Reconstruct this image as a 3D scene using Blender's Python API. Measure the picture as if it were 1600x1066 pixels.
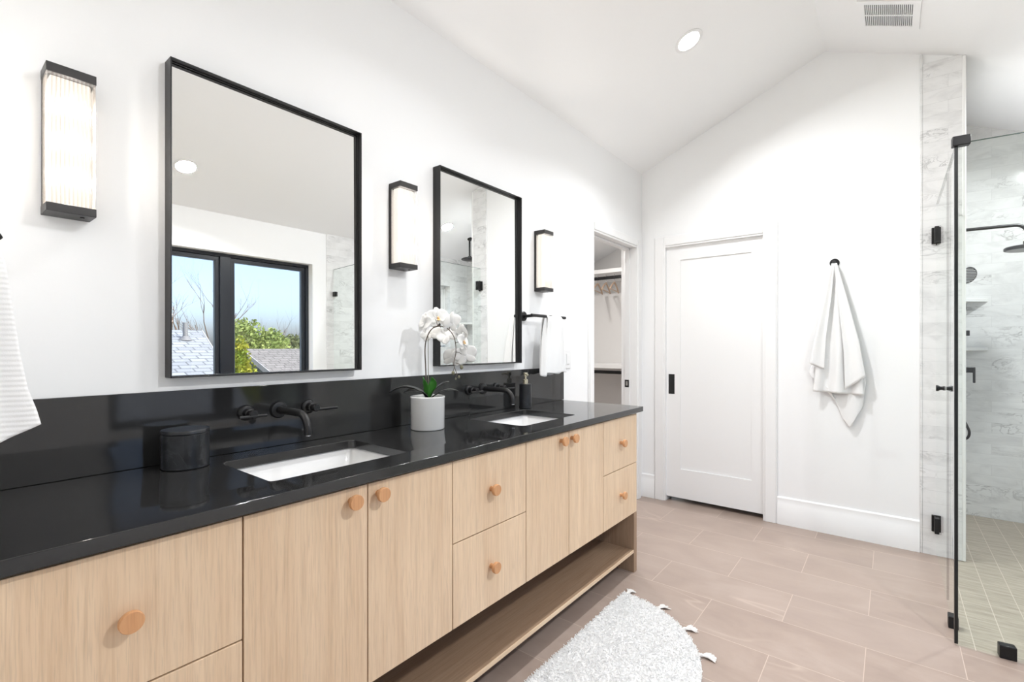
import bpy, bmesh, math, random
from mathutils import Vector, Matrix
import numpy as np
random.seed(7)
R = math.radians
SC = bpy.context.scene
COL = SC.collection
for o in list(bpy.data.objects): bpy.data.objects.remove(o)

# ------------------------------------------------------------------ camera
cam = bpy.data.cameras.new('camera'); cam_o = bpy.data.objects.new('camera', cam); COL.objects.link(cam_o)
cam_o.location = (0, -1.601, 1.23)
cam_o.rotation_euler = (R(90), 0, R(-51.639))
cam.sensor_width = 36; cam.lens = 747.96/1600*36
cam.shift_y = 9/1600
cam.clip_start = 0.02; cam.clip_end = 400
SC.camera = cam_o

# ------------------------------------------------------------------ view, world, sun
SC.view_settings.view_transform = 'Standard'; SC.view_settings.look = 'None'
SC.view_settings.exposure = 0.98; SC.view_settings.gamma = 1; SC.view_settings.use_curve_mapping = False
W = bpy.data.worlds.new('world'); SC.world = W; W.use_nodes = True
nt = W.node_tree; bg = nt.nodes['Background']
sky = nt.nodes.new('ShaderNodeTexSky'); sky.sky_type = 'NISHITA'; sky.sun_disc = False
sky.sun_elevation = R(48); sky.sun_rotation = R(20); sky.air_density = 0.6; sky.dust_density = 4.0
nt.links.new(sky.outputs[0], bg.inputs[0]); bg.inputs[1].default_value = 0.27
sun = bpy.data.lights.new('sun', 'SUN'); sun.energy = 3.2; sun.angle = R(1.0); sun.color = (1, .96, .9)
sun_o = bpy.data.objects.new('sun', sun); COL.objects.link(sun_o)
sun_o.rotation_euler = (R(-42), R(14), 0)      # from behind our own house, high: lights the neighbours' roofs
CAN_W = 11.8        # watts of each ceiling downlight
SCONCE_E = 0.60      # emission of the sconce tubes

# ------------------------------------------------------------------ helpers
class M:
    """collects shapes in world coordinates; build() links them as ONE mesh object"""
    def __init__(s): s.v = []; s.f = []
    def add(s, vs, fs):
        n = len(s.v); s.v += [tuple(v) for v in vs]; s.f += [tuple(i+n for i in f) for f in fs]; return s
    def box(s, x0, x1, y0, y1, z0, z1):
        if x0 > x1: x0, x1 = x1, x0
        if y0 > y1: y0, y1 = y1, y0
        if z0 > z1: z0, z1 = z1, z0
        return s.add([(x0,y0,z0),(x1,y0,z0),(x1,y1,z0),(x0,y1,z0),(x0,y0,z1),(x1,y0,z1),(x1,y1,z1),(x0,y1,z1)],
                     [(3,2,1,0),(4,5,6,7),(0,1,5,4),(1,2,6,5),(2,3,7,6),(3,0,4,7)])
    def prism(s, prof, axis, a0, a1):
        """prof: 2-D points in the two other axes (in x,y,z order)"""
        n = len(prof); vs = []
        for a in (a0, a1):
            for p in prof:
                q = list(p); q.insert(axis, a); vs.append(q)
        fs = [tuple(range(n)), tuple(range(2*n-1, n-1, -1))]
        for i in range(n):
            j = (i+1) % n; fs.append((i, i+n, j+n, j))
        return s.add(vs, fs)
    def tube(s, pts, r, n=12, cap=True, closed=False):
        pts = [Vector(p) for p in pts]; k = len(pts)
        rs = r if isinstance(r, (list, tuple)) else [r]*k
        up = None; rings = []
        for i, p in enumerate(pts):
            a = pts[i-1] if (i > 0 or closed) else p; b = pts[(i+1) % k] if (i < k-1 or closed) else p
            t = (b-a).normalized()
            if up is None:
                up = t.orthogonal().normalized()
            else:
                up = (up - t*up.dot(t)).normalized()
            w = t.cross(up)
            rings.append([p + (up*math.cos(2*math.pi*j/n) + w*math.sin(2*math.pi*j/n))*rs[i] for j in range(n)])
        vs = [q for rg in rings for q in rg]; fs = []
        m = k if closed else k-1
        for i in range(m):
            i2 = (i+1) % k
            for j in range(n):
                j2 = (j+1) % n; fs.append((i*n+j, i*n+j2, i2*n+j2, i2*n+j))
        if cap and not closed:
            fs.append(tuple(range(n-1, -1, -1))); fs.append(tuple((k-1)*n+j for j in range(n)))
        return s.add(vs, fs)
    def cyl(s, p0, p1, r, r1=None, n=24):
        return s.tube([p0, p1], [r, r if r1 is None else r1], n)
    def lathe(s, prof, c, ax=(0,0,1), n=32):
        """prof: (radius, height) pairs; capped where the radius is 0"""
        ax = Vector(ax).normalized(); u = ax.orthogonal().normalized(); w = ax.cross(u); c = Vector(c)
        vs = []; k = len(prof)
        for r, h in prof:
            for j in range(n):
                a = 2*math.pi*j/n; vs.append(c + ax*h + (u*math.cos(a)+w*math.sin(a))*max(r, 1e-5))
        fs = []
        for i in range(k-1):
            for j in range(n):
                j2 = (j+1) % n; fs.append((i*n+j, i*n+j2, (i+1)*n+j2, (i+1)*n+j))
        fs.append(tuple(range(n-1, -1, -1))); fs.append(tuple((k-1)*n+j for j in range(n)))
        return s.add(vs, fs)
    def ball(s, c, r, n=12, sx=1, sy=1, sz=1):
        vs = []; fs = []; m = n//2
        for i in range(m+1):
            t = math.pi*i/m
            for j in range(n):
                a = 2*math.pi*j/n
                vs.append((c[0]+r*sx*math.sin(t)*math.cos(a), c[1]+r*sy*math.sin(t)*math.sin(a), c[2]+r*sz*math.cos(t)))
        for i in range(m):
            for j in range(n):
                j2 = (j+1) % n; fs.append((i*n+j, (i+1)*n+j, (i+1)*n+j2, i*n+j2))
        return s.add(vs, fs)
    def grid(s, fn, nu, nv):
        """open sheet fn(u,v)"""
        vs = [fn(i/nu, j/nv) for j in range(nv+1) for i in range(nu+1)]
        fs = [(j*(nu+1)+i, j*(nu+1)+i+1, (j+1)*(nu+1)+i+1, (j+1)*(nu+1)+i) for j in range(nv) for i in range(nu)]
        return s.add(vs, fs)
    def loft(s, loops, cap0=True, cap1=True):
        n = len(loops[0]); k = len(loops)
        vs = [p for l in loops for p in l]; fs = []
        for i in range(k-1):
            for j in range(n):
                j2 = (j+1) % n; fs.append((i*n+j, i*n+j2, (i+1)*n+j2, (i+1)*n+j))
        if cap0: fs.append(tuple(range(n-1, -1, -1)))
        if cap1: fs.append(tuple((k-1)*n+j for j in range(n)))
        return s.add(vs, fs)

def build(name, m, mat, parent=None, bevel=0, seg=2, ang=35, solid=0, sub=0, label=None, cat=None, group=None, kind=None, recalc=True):
    off = parent_loc(parent)
    me = bpy.data.meshes.new(name)
    me.from_pydata([(v[0]-off[0], v[1]-off[1], v[2]-off[2]) for v in m.v], [], m.f); me.update()
    if recalc:
        bm = bmesh.new(); bm.from_mesh(me); bmesh.ops.remove_doubles(bm, verts=bm.verts, dist=1e-5)
        bmesh.ops.recalc_face_normals(bm, faces=bm.faces); bm.to_mesh(me); bm.free()
    for p in me.polygons: p.use_smooth = True
    me.set_sharp_from_angle(angle=R(ang))
    me.materials.append(mat)
    o = bpy.data.objects.new(name, me); COL.objects.link(o)
    if parent: o.parent = parent
    if bevel:
        b = o.modifiers.new('bevel', 'BEVEL'); b.width = bevel; b.segments = seg; b.limit_method = 'ANGLE'; b.angle_limit = R(40)
        b.harden_normals = False
    if solid:
        b = o.modifiers.new('solid', 'SOLIDIFY'); b.thickness = solid; b.offset = 0
    if sub:
        b = o.modifiers.new('sub', 'SUBSURF'); b.levels = sub; b.render_levels = sub
    tag(o, label, cat, group, kind)
    return o
def parent_loc(p):
    x = Vector((0,0,0))
    while p: x += p.location; p = p.parent
    return x
def tag(o, label=None, cat=None, group=None, kind=None):
    if label: o['label'] = label
    if cat: o['category'] = cat
    if group: o['group'] = group
    if kind: o['kind'] = kind
    return o
def thing(name, loc, label, cat, group=None):
    o = bpy.data.objects.new(name, None); COL.objects.link(o); o.location = loc; o.empty_display_size = .05
    return tag(o, label, cat, group)
def struct(name, m, mat, **k): return build(name, m, mat, kind='structure', **k)

# ------------------------------------------------------------------ materials
def s2l(c): return tuple(((x/255+.055)/1.055)**2.4 if x > 10 else x/255/12.92 for x in c)
class Nodes:
    def __init__(s, name):
        s.m = bpy.data.materials.new(name); s.m.use_nodes = True; s.t = s.m.node_tree
        s.b = s.t.nodes['Principled BSDF']; s.out = s.t.nodes['Material Output']
    def n(s, typ, **k):
        x = s.t.nodes.new(typ)
        for a, b in k.items(): setattr(x, a, b)
        return x
    def l(s, a, b): s.t.links.new(a, b)
    def coord(s, which='Object', scale=(1,1,1), loc=(0,0,0), rot=(0,0,0)):
        c = s.n('ShaderNodeTexCoord'); mp = s.n('ShaderNodeMapping')
        mp.inputs['Scale'].default_value = scale; mp.inputs['Location'].default_value = loc; mp.inputs['Rotation'].default_value = rot
        s.l(c.outputs[which], mp.inputs[0]); return mp.outputs[0]
    def noise(s, v, scale, detail=4, rough=.5, dist=0):
        x = s.n('ShaderNodeTexNoise'); x.inputs['Scale'].default_value = scale; x.inputs['Detail'].default_value = detail
        x.inputs['Roughness'].default_value = rough; x.inputs['Distortion'].default_value = dist
        if v is not None: s.l(v, x.inputs['Vector'])
        return x.outputs['Fac']
    def ramp(s, v, stops, interp='LINEAR'):
        x = s.n('ShaderNodeValToRGB'); x.color_ramp.interpolation = interp; e = x.color_ramp.elements
        while len(e) < len(stops): e.new(.5)
        for i, (p, c) in enumerate(stops):
            e[i].position = p; e[i].color = (*c, 1) if len(c) == 3 else c
        s.l(v, x.inputs[0]); return x.outputs[0]
    def mix(s, f, a, b, mode='MIX'):
        x = s.n('ShaderNodeMix', data_type='RGBA', blend_type=mode)
        for i, q in ((0, f), (6, a), (7, b)):
            if hasattr(q, 'links') or hasattr(q, 'is_linked'): s.l(q, x.inputs[i])
            else: x.inputs[i].default_value = q if i == 0 else (*q, 1)
        return x.outputs[2]
    def math(s, op, a, b=0.0):
        x = s.n('ShaderNodeMath', operation=op)
        for i, q in ((0, a), (1, b)):
            if hasattr(q, 'is_linked'): s.l(q, x.inputs[i])
            else: x.inputs[i].default_value = q
        return x.outputs[0]
    def bump(s, h, strength=.2, dist=.01):
        x = s.n('ShaderNodeBump'); x.inputs['Strength'].default_value = strength; x.inputs['Distance'].default_value = dist
        s.l(h, x.inputs['Height']); s.l(x.outputs[0], s.b.inputs['Normal'])
    def set(s, color=None, rough=None, metal=None, **k):
        if color is not None: s.b.inputs['Base Color'].default_value = (*color, 1)
        if rough is not None: s.b.inputs['Roughness'].default_value = rough
        if metal is not None: s.b.inputs['Metallic'].default_value = metal
        for a, b in k.items(): s.b.inputs[a].default_value = b
        return s

def m_paint(name, col, rough=.55, bump=.04):
    N = Nodes(name).set(col, rough)
    N.b.inputs['Specular IOR Level'].default_value = .3
    v = N.coord('Object'); N.bump(N.noise(v, 220, 3), bump, .002)
    return N.m
WALL = m_paint('wall_paint', (.925,.93,.935))
CEIL = m_paint('ceiling_paint', (.955,.96,.965), .7)
TRIM = m_paint('trim_paint', (.90,.90,.90), .3, .01)
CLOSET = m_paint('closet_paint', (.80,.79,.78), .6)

def m_wood(name, axis, base, dark, rough=.45):
    """oak veneer; axis = grain direction"""
    N = Nodes(name).set(base, rough)
    sc = [38, 38, 38]; sc[axis] = 1.1
    v = N.coord('Object', tuple(sc))
    fine = N.noise(v, 4.2, 6, .65)
    sc2 = [7, 7, 7]; sc2[axis] = .45
    v2 = N.coord('Object', tuple(sc2), (3.1, 1.7, 2.3))
    wide = N.noise(v2, 2.2, 3, .5, 1.2)
    info = N.n('ShaderNodeObjectInfo')
    c1 = N.ramp(fine, [(.30, dark), (.52, base), (.75, tuple(min(1, x*1.10) for x in base))])
    c2 = N.ramp(wide, [(.32, tuple(x*q for x, q in zip(base, (.90,.84,.78)))), (.48, tuple(x*q for x, q in zip(base, (.98,.95,.92)))), (.56, base), (.66, tuple(min(1, x*1.10) for x in base))])
    c = N.mix(.5, c1, c2)
    # long pale pores
    sc3 = [150, 150, 150]; sc3[axis] = 5
    pores = N.noise(N.coord('Object', tuple(sc3)), 3, 2)
    c = N.mix(N.ramp(pores, [(.34, (.35,.35,.35)), (.46, (0,0,0))]), c, tuple(x*.70 for x in base))
    N.l(c, N.b.inputs['Base Color']); N.bump(fine, .06, .002)
    N.b.inputs['Specular IOR Level'].default_value = .35
    return N.m
OAK = s2l((230, 204, 174)); OAKD = s2l((204, 172, 138))
WOOD_V = m_wood('oak_vertical_grain', 2, OAK, OAKD)
WOOD_X = m_wood('oak_long_grain', 0, OAK, OAKD)
WAL = s2l((164,138,115)); WALD = s2l((130,105,83))
WALNUT_V = m_wood('brown_oak_vertical_grain', 2, WAL, WALD); WALNUT_X = m_wood('brown_oak_long_grain', 0, WAL, WALD)
KNOB = m_wood('knob_wood', 2, s2l((214, 162, 118)), s2l((190, 134, 92)), .5)
HANGER_WOOD = m_wood('hanger_wood', 1, s2l((196, 170, 148)), s2l((170, 140, 115)), .4)

def m_simple(name, col, rough=.5, metal=0, **k):
    return Nodes(name).set(col, rough, metal, **k).m
CARCASS = m_simple('carcass_shadow_gap', s2l((48, 34, 24)), .8)  # shade of the gaps between fronts put into the carcass colour
BLACK = m_simple('matte_black_metal', (.012,.012,.013), .38, .3)
BRONZE = m_simple('dark_bronze_metal', (.045,.043,.043), .42, .5)
CERAMIC = m_simple('white_ceramic', (.86,.86,.86), .08)
POT = m_simple('pot_ceramic', (.86,.86,.85), .18)
CHROME = m_simple('chrome', (.75,.75,.76), .12, 1)
MIRROR = m_simple('mirror_silver', (.93,.94,.935), .0, 1)
SOIL = m_simple('soil', (.03,.022,.015), .95)
WHITE_PLASTIC = m_simple('white_plastic', (.86,.86,.86), .35)
STONE_PUMP = m_simple('pump_metal', s2l((205, 198, 176)), .25, .8)

def m_quartz():
    N = Nodes('black_quartz').set((.03,.03,.031), .10)
    v = N.coord('Object'); sp = N.noise(v, 900, 2); cl = N.noise(v, 3, 5)
    c = N.ramp(cl, [(.35, (.019,.019,.0195)), (.7, (.024,.024,.024))])
    c = N.mix(N.ramp(sp, [(.77, (0,0,0)), (.83, (1,1,1))]), c, (.10,.10,.10))
    N.l(c, N.b.inputs['Base Color'])
    N.l(N.ramp(cl, [(.3, (.045,)*3), (.7, (.075,)*3)]), N.b.inputs['Roughness'])
    return N.m
QUARTZ = m_quartz(); QUARTZ.node_tree.nodes['Principled BSDF'].inputs['IOR'].default_value = 1.55
def m_blackmarble():
    N = Nodes('black_marble').set((.010,.011,.012), .28)
    v = N.coord('Object'); n = N.noise(v, 9, 5, .6, 1.2)
    c = N.ramp(n, [(.44, (.010,.011,.013)), (.495, (.03,.032,.036)), (.503, (.045,.047,.052)), (.508, (.02,.022,.026)), (.60, (.012,.013,.015))])
    w = N.noise(N.coord('Object', (1,1,1), (5,3,1)), 22, 4)
    c = N.mix(N.ramp(w, [(.5, (0,0,0)), (.72, (1,1,1))]), c, (.022,.024,.028))
    N.l(c, N.b.inputs['Base Color']); return N.m
BMARBLE = m_blackmarble()

def m_floor():
    N = Nodes('limestone_floor_tile').set((.5,.42,.36), .34)
    tc = N.n('ShaderNodeTexCoord'); sep = N.n('ShaderNodeSeparateXYZ'); N.l(tc.outputs['Object'], sep.inputs[0])
    cmb = N.n('ShaderNodeCombineXYZ')
    N.l(N.math('ADD', sep.outputs['Y'], .313+6.04), cmb.inputs[0])
    N.l(N.math('ADD', sep.outputs['X'], -2.43+.2965*20), cmb.inputs[1])
    br = N.n('ShaderNodeTexBrick'); br.offset = .5; br.offset_frequency = 2; br.squash = 1
    N.l(cmb.outputs[0], br.inputs['Vector']); br.inputs['Scale'].default_value = 1
    br.inputs['Brick Width'].default_value = .604; br.inputs['Row Height'].default_value = .2965
    br.inputs['Mortar Size'].default_value = .0016; br.inputs['Mortar Smooth'].default_value = .3; br.inputs['Bias'].default_value = 0
    br.inputs['Color1'].default_value = (0,0,0,1); br.inputs['Color2'].default_value = (1,1,1,1)
    rnd = N.n('ShaderNodeRGBToBW'); N.l(br.outputs['Color'], rnd.inputs[0])
    # per tile offset of the stone pattern
    off = N.n('ShaderNodeVectorMath', operation='SCALE'); N.l(br.outputs['Color'], off.inputs[0]); off.inputs['Scale'].default_value = 17
    vv = N.n('ShaderNodeVectorMath', operation='ADD'); N.l(tc.outputs['Object'], vv.inputs[0]); N.l(off.outputs[0], vv.inputs[1])
    mp = N.n('ShaderNodeMapping'); mp.inputs['Scale'].default_value = (2.2, 1, 1); mp.inputs['Rotation'].default_value = (0,0,.5); N.l(vv.outputs[0], mp.inputs[0])
    cloud = N.noise(mp.outputs[0], 2.6, 7, .6, .6)
    a, b, c_ = s2l((152,134,124)), s2l((162,144,133)), s2l((171,154,144))
    base = N.ramp(cloud, [(.3, a), (.5, b), (.7, c_)])
    base = N.mix(N.math('MULTIPLY', rnd.outputs[0], .35), base, s2l((170,154,145)))
    mp2 = N.n('ShaderNodeMapping'); mp2.inputs['Scale'].default_value = (1.6, .45, 1); mp2.inputs['Rotation'].default_value = (0,0,.35); N.l(vv.outputs[0], mp2.inputs[0])
    vein_n = N.noise(mp2.outputs[0], 1.1, 3, .45, .35)
    vein = N.ramp(vein_n, [(.494, (0,0,0)), (.4985, (1,1,1)), (.5005, (1,1,1)), (.506, (0,0,0))])
    gate = N.ramp(N.noise(vv.outputs[0], 1.7, 1), [(.50, (0,0,0)), (.60, (1,1,1))])
    base = N.mix(N.math('MULTIPLY', N.mix(1.0, vein, gate, 'MULTIPLY'), .38), base, s2l((200,182,170)))
    base = N.mix(br.outputs['Fac'], base, s2l((194,176,164)))
    N.l(base, N.b.inputs['Base Color'])
    N.l(N.ramp(cloud, [(.3, (.30,)*3), (.7, (.42,)*3)]), N.b.inputs['Roughness'])
    N.bump(N.math('SUBTRACT', cloud, N.math('MULTIPLY', br.outputs['Fac'], .6)), .08, .004)
    return N.m
FLOOR = m_floor()
def m_showerfloor():
    N = Nodes('striated_shower_tile').set((.5,.47,.42), .45)
    tc = N.n('ShaderNodeTexCoord'); sep = N.n('ShaderNodeSeparateXYZ'); N.l(tc.outputs['Object'], sep.inputs[0])
    cmb = N.n('ShaderNodeCombineXYZ')
    N.l(N.math('ADD', sep.outputs['X'], 8.0), cmb.inputs[0]); N.l(N.math('ADD', sep.outputs['Y'], 1.972+.1007*80), cmb.inputs[1])
    br = N.n('ShaderNodeTexBrick'); br.offset = .5; N.l(cmb.outputs[0], br.inputs['Vector']); br.inputs['Scale'].default_value = 1
    br.inputs['Brick Width'].default_value = .604; br.inputs['Row Height'].default_value = .1007; br.inputs['Mortar Size'].default_value = .0018
    br.inputs['Color1'].default_value = (0,0,0,1); br.inputs['Color2'].default_value = (1,1,1,1); br.inputs['Mortar Smooth'].default_value = .3
    st = N.noise(N.coord('Object', (26, 3, 3), (0,0,0), (0,0,.12)), 2.2, 5, .6, .5)
    c = N.ramp(st, [(.3, s2l((150,140,127))), (.55, s2l((172,162,148))), (.75, s2l((186,176,163)))])
    c = N.mix(br.outputs['Fac'], c, s2l((200,190,177))); N.l(c, N.b.inputs['Base Color'])
    N.bump(st, .1, .003); return N.m
SHFLOOR = m_showerfloor()

def m_marble(name, ax_u, ax_v, tile=True):
    """honed white marble subway tiles laid along ax_u, stacked along ax_v"""
    N = Nodes(name).set((.8,.8,.8), .16)
    tc = N.n('ShaderNodeTexCoord'); sep = N.n('ShaderNodeSeparateXYZ'); N.l(tc.outputs['Object'], sep.inputs[0])
    cmb = N.n('ShaderNodeCombineXYZ')
    N.l(N.math('ADD', sep.outputs[ax_u], 9.03), cmb.inputs[0]); N.l(N.math('ADD', sep.outputs[ax_v], 3.048), cmb.inputs[1])
    br = N.n('ShaderNodeTexBrick'); br.offset = .5; N.l(cmb.outputs[0], br.inputs['Vector']); br.inputs['Scale'].default_value = 1
    br.inputs['Brick Width'].default_value = .305; br.inputs['Row Height'].default_value = .0762; br.inputs['Mortar Size'].default_value = .0008
    br.inputs['Mortar Smooth'].default_value = .4
    br.inputs['Color1'].default_value = (0,0,0,1); br.inputs['Color2'].default_value = (1,1,1,1)
    off = N.n('ShaderNodeVectorMath', operation='SCALE'); N.l(br.outputs['Color'], off.inputs[0]); off.inputs['Scale'].default_value = 23
    vv = N.n('ShaderNodeVectorMath', operation='ADD'); N.l(tc.outputs['Object'], vv.inputs[0]); N.l(off.outputs[0], vv.inputs[1])
    mp = N.n('ShaderNodeMapping'); mp.inputs['Scale'].default_value = (1,1,2.2); mp.inputs['Rotation'].default_value = (.5,.4,.3); N.l(vv.outputs[0], mp.inputs[0])
    cloud = N.noise(mp.outputs[0], 4.5, 6, .6, .8); vn = N.noise(mp.outputs[0], 5.5, 5, .6, 1.6)
    c = N.ramp(cloud, [(.30, (.66,.66,.66)), (.5, (.78,.78,.78)), (.7, (.83,.83,.83))])
    vein = N.ramp(vn, [(.462, (0,0,0)), (.497, (1,1,1)), (.503, (1,1,1)), (.54, (0,0,0))])
    gate = N.ramp(N.noise(vv.outputs[0], 3.2, 2), [(.52, (0,0,0)), (.68, (1,1,1))])
    c = N.mix(N.math('MULTIPLY', N.mix(1.0, vein, gate, 'MULTIPLY'), .7), c, (.33,.33,.33))
    c = N.mix(N.math('MULTIPLY', br.outputs['Fac'], .5), c, (.50,.50,.50)); N.l(c, N.b.inputs['Base Color'])
    N.bump(N.math('MULTIPLY', br.outputs['Fac'], -1.0), .15, .001)
    return N.m
MARBLE_Y = m_marble('marble_tile_across', 'Y', 'Z')
MARBLE_X = m_marble('marble_tile_along', 'X', 'Z')

def m_glass(name, tint, edge=False):
    N = Nodes(name); N.t.nodes.remove(N.b)
    tr = N.n('ShaderNodeBsdfTransparent'); tr.inputs[0].default_value = (*tint, 1)
    gl = N.n('ShaderNodeBsdfGlossy'); gl.inputs['Roughness'].default_value = 0.0; gl.inputs[0].default_value = (1,1,1,1)
    fr = N.n('ShaderNodeFresnel'); fr.inputs[0].default_value = 1.45
    geo = N.n('ShaderNodeNewGeometry')
    f = N.math('MULTIPLY', fr.outputs[0], N.math('SUBTRACT', 1.0, geo.outputs['Backfacing']))
    mx = N.n('ShaderNodeMixShader'); N.l(f, mx.inputs[0]); N.l(tr.outputs[0], mx.inputs[1]); N.l(gl.outputs[0], mx.inputs[2])
    N.l(mx.outputs[0], N.out.inputs[0]); return N.m
GLASS = m_glass('shower_glass', (.965,.985,.976))
WINGLASS = m_glass('window_glass', (.985,.992,.995))
GEDGE = m_simple('dark_glass_seal', (.006,.008,.008), .3)
GEDGE2 = m_simple('green_glass_edge', (.10,.16,.14), .15)

def m_towel(name, ribs=0, scale=500, col=(.90,.90,.90)):
    N = Nodes(name).set(col, .95); N.b.inputs['Sheen Weight'].default_value = .25
    N.b.inputs['Specular IOR Level'].default_value = .1
    v = N.coord('Object'); h = N.noise(v, scale, 2)
    if ribs:
        w = N.n('ShaderNodeTexWave', bands_direction='Z'); w.inputs['Scale'].default_value = ribs; N.l(v, w.inputs[0])
        h = N.math('ADD', N.math('MULTIPLY', h, .4), w.outputs['Fac'])
    N.bump(h, .5 if not ribs else .28, .003); return N.m
TOWEL = m_towel('white_cotton', 0, 650, (.90,.90,.90))
TOWEL_RIB = m_towel('ribbed_white_cotton', 36, 500, (.90,.90,.90))
def m_pile():
    N = Nodes('rug_pile_cotton')  .set((.90,.90,.90), 1.0); tl = N.n('ShaderNodeBsdfTranslucent'); tl.inputs[0].default_value = (.92,.92,.92,1)
    df = N.n('ShaderNodeBsdfDiffuse'); df.inputs[0].default_value = (.90,.90,.90,1)
    mx = N.n('ShaderNodeMixShader'); mx.inputs[0].default_value = .5; N.l(df.outputs[0], mx.inputs[1]); N.l(tl.outputs[0], mx.inputs[2]); N.l(mx.outputs[0], N.out.inputs[0]); return N.m
PILE = m_pile()
RUGM = m_towel('rug_cotton', 0, 300, (.90,.90,.90))
TASSEL = m_towel('tassel_cotton', 0, 900, (.88,.86,.83))
def m_petal():
    N = Nodes('orchid_petal').set((.91,.91,.90), .6); tl = N.n('ShaderNodeBsdfTranslucent'); tl.inputs[0].default_value = (.91,.91,.90,1)
    mx = N.n('ShaderNodeMixShader'); mx.inputs[0].default_value = .35; N.l(N.b.outputs[0], mx.inputs[1]); N.l(tl.outputs[0], mx.inputs[2]); N.l(mx.outputs[0], N.out.inputs[0]); return N.m
PETAL = m_petal()
LIP = m_simple('orchid_lip', s2l((232, 196, 150)), .5)
LIP2 = m_simple('orchid_throat', s2l((205, 170, 90)), .5)
STEM = m_simple('orchid_stem', s2l((84, 72, 60)), .5)
BUD = m_simple('orchid_bud', s2l((120, 118, 96)), .5)
LEAFG = Nodes('green_leaf').set(s2l((46, 112, 30)), .35).m
LEAFD = m_simple('dark_leaf', s2l((52, 54, 50)), .35)

def m_emit(name, col, e):
    N = Nodes(name); N.t.nodes.remove(N.b); em = N.n('ShaderNodeEmission'); em.inputs[0].default_value = (*col, 1); em.inputs[1].default_value = e
    N.l(em.outputs[0], N.out.inputs[0]); return N.m
LED = m_emit('lit_downlight_lens', (1,.985,.96), 14)
TUBE = m_emit('lit_sconce_tube', (1,.93,.84), SCONCE_E)
def m_ribglass():
    N = Nodes('ribbed_glass'); N.t.nodes.remove(N.b)
    tr = N.n('ShaderNodeBsdfTransparent'); lw = N.n('ShaderNodeLayerWeight'); lw.inputs[0].default_value = .5
    geo = N.n('ShaderNodeNewGeometry')
    N.l(N.ramp(lw.outputs['Facing'], [(.10, (1,.99,.97)), (.30, (.93,.90,.86)), (.60, (.74,.69,.64))]), tr.inputs[0])
    gl = N.n('ShaderNodeBsdfGlossy'); gl.inputs['Roughness'].default_value = .25; gl.inputs[0].default_value = (.9,.9,.9,1)
    mx = N.n('ShaderNodeMixShader'); N.l(N.math('MULTIPLY', lw.outputs['Fresnel'], .6), mx.inputs[0]); N.l(tr.outputs[0], mx.inputs[1]); N.l(gl.outputs[0], mx.inputs[2])
    tl = N.n('ShaderNodeBsdfTranslucent'); tl.inputs[0].default_value = (.95,.93,.9,1)
    m2 = N.n('ShaderNodeMixShader'); m2.inputs[0].default_value = .02; N.l(mx.outputs[0], m2.inputs[1]); N.l(tl.outputs[0], m2.inputs[2])
    N.l(m2.outputs[0], N.out.inputs[0]); return N.m
RIBGLASS = m_ribglass()

# ------------------------------------------------------------------ room dimensions
XE = 3.77; YW = -3.05; XS = 4.83; YS = -1.925; YRIDGE = -1.263; ZR = 3.186
K1 = .4165; K2 = .425
def zc(y): return ZR - K1*(y-YRIDGE) if y > YRIDGE else ZR - K2*(YRIDGE-y)
XB = -2.4   # far end of the hallway behind the camera

# slab with holes on any plane: a/b are in-plane cuts, (c0,c1) the thickness
def holed(m, As, Bs, holes, c0, c1, axes, corner_r=0):
    """As,Bs sorted cuts; holes = set of (i,j) cells left out; axes = (axis of a, axis of b, axis of c)"""
    def P(a, b, c):
        q = [0,0,0]; q[axes[0]] = a; q[axes[1]] = b; q[axes[2]] = c; return q
    na, nb = len(As)-1, len(Bs)-1
    for i in range(na):
        for j in range(nb):
            if (i,j) in holes: continue
            a0,a1,b0,b1 = As[i],As[i+1],Bs[j],Bs[j+1]
            m.add([P(a0,b0,c0),P(a1,b0,c0),P(a1,b1,c0),P(a0,b1,c0)], [(0,1,2,3)])
            m.add([P(a0,b0,c1),P(a1,b0,c1),P(a1,b1,c1),P(a0,b1,c1)], [(0,1,2,3)])
            for (di,dj,e0,e1) in ((-1,0,(a0,b0),(a0,b1)),(1,0,(a1,b0),(a1,b1)),(0,-1,(a0,b0),(a1,b0)),(0,1,(a0,b1),(a1,b1))):
                ii,jj = i+di, j+dj
                if ii<0 or jj<0 or ii>=na or jj>=nb or (ii,jj) in holes:
                    m.add([P(*e0,c0),P(*e1,c0),P(*e1,c1),P(*e0,c1)], [(0,1,2,3)])
    return m

# ------------------------------------------------------------------ floors, ceiling, walls
m = M()
# bathroom + hallway floor, without the shower recess
m.box(XB, 2.684, YW, .14, -.12, 0); m.box(2.684, XE, -1.815, .14, -.12, 0); m.box(XE, XE+1.0, YS+.013, .012, -.12, 0)
struct('floor', m, FLOOR)
m = M().box(2.684, XS+.05, YW, -1.815, -.12, -.002); m.box(XE, XS+.05, YS+.0, YS-.01, -.12, -.002)
struct('floor_shower', m, SHFLOOR)
struct('floor_closet', M().box(2.2, 5.1, .14, 1.75, -.12, 0), FLOOR)
prof = []
ys = [-3.35, YRIDGE, 1.9]
prof = [(y, zc(y)) for y in ys] + [(y, zc(y)+.14) for y in reversed(ys)]
struct('ceiling', M().prism(prof, 0, XB-.1, 5.2), CEIL)
# vanity wall (left of the photo) with the closet doorway
WF = .012
m = M(); holed(m, [XB-.1, 2.918, 3.665, XE+.12], [0, 2.05, zc(WF)+.03], {(1,0)}, WF, WF+.12, (0,2,1))
struct('wall_left', m, WALL)
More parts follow.
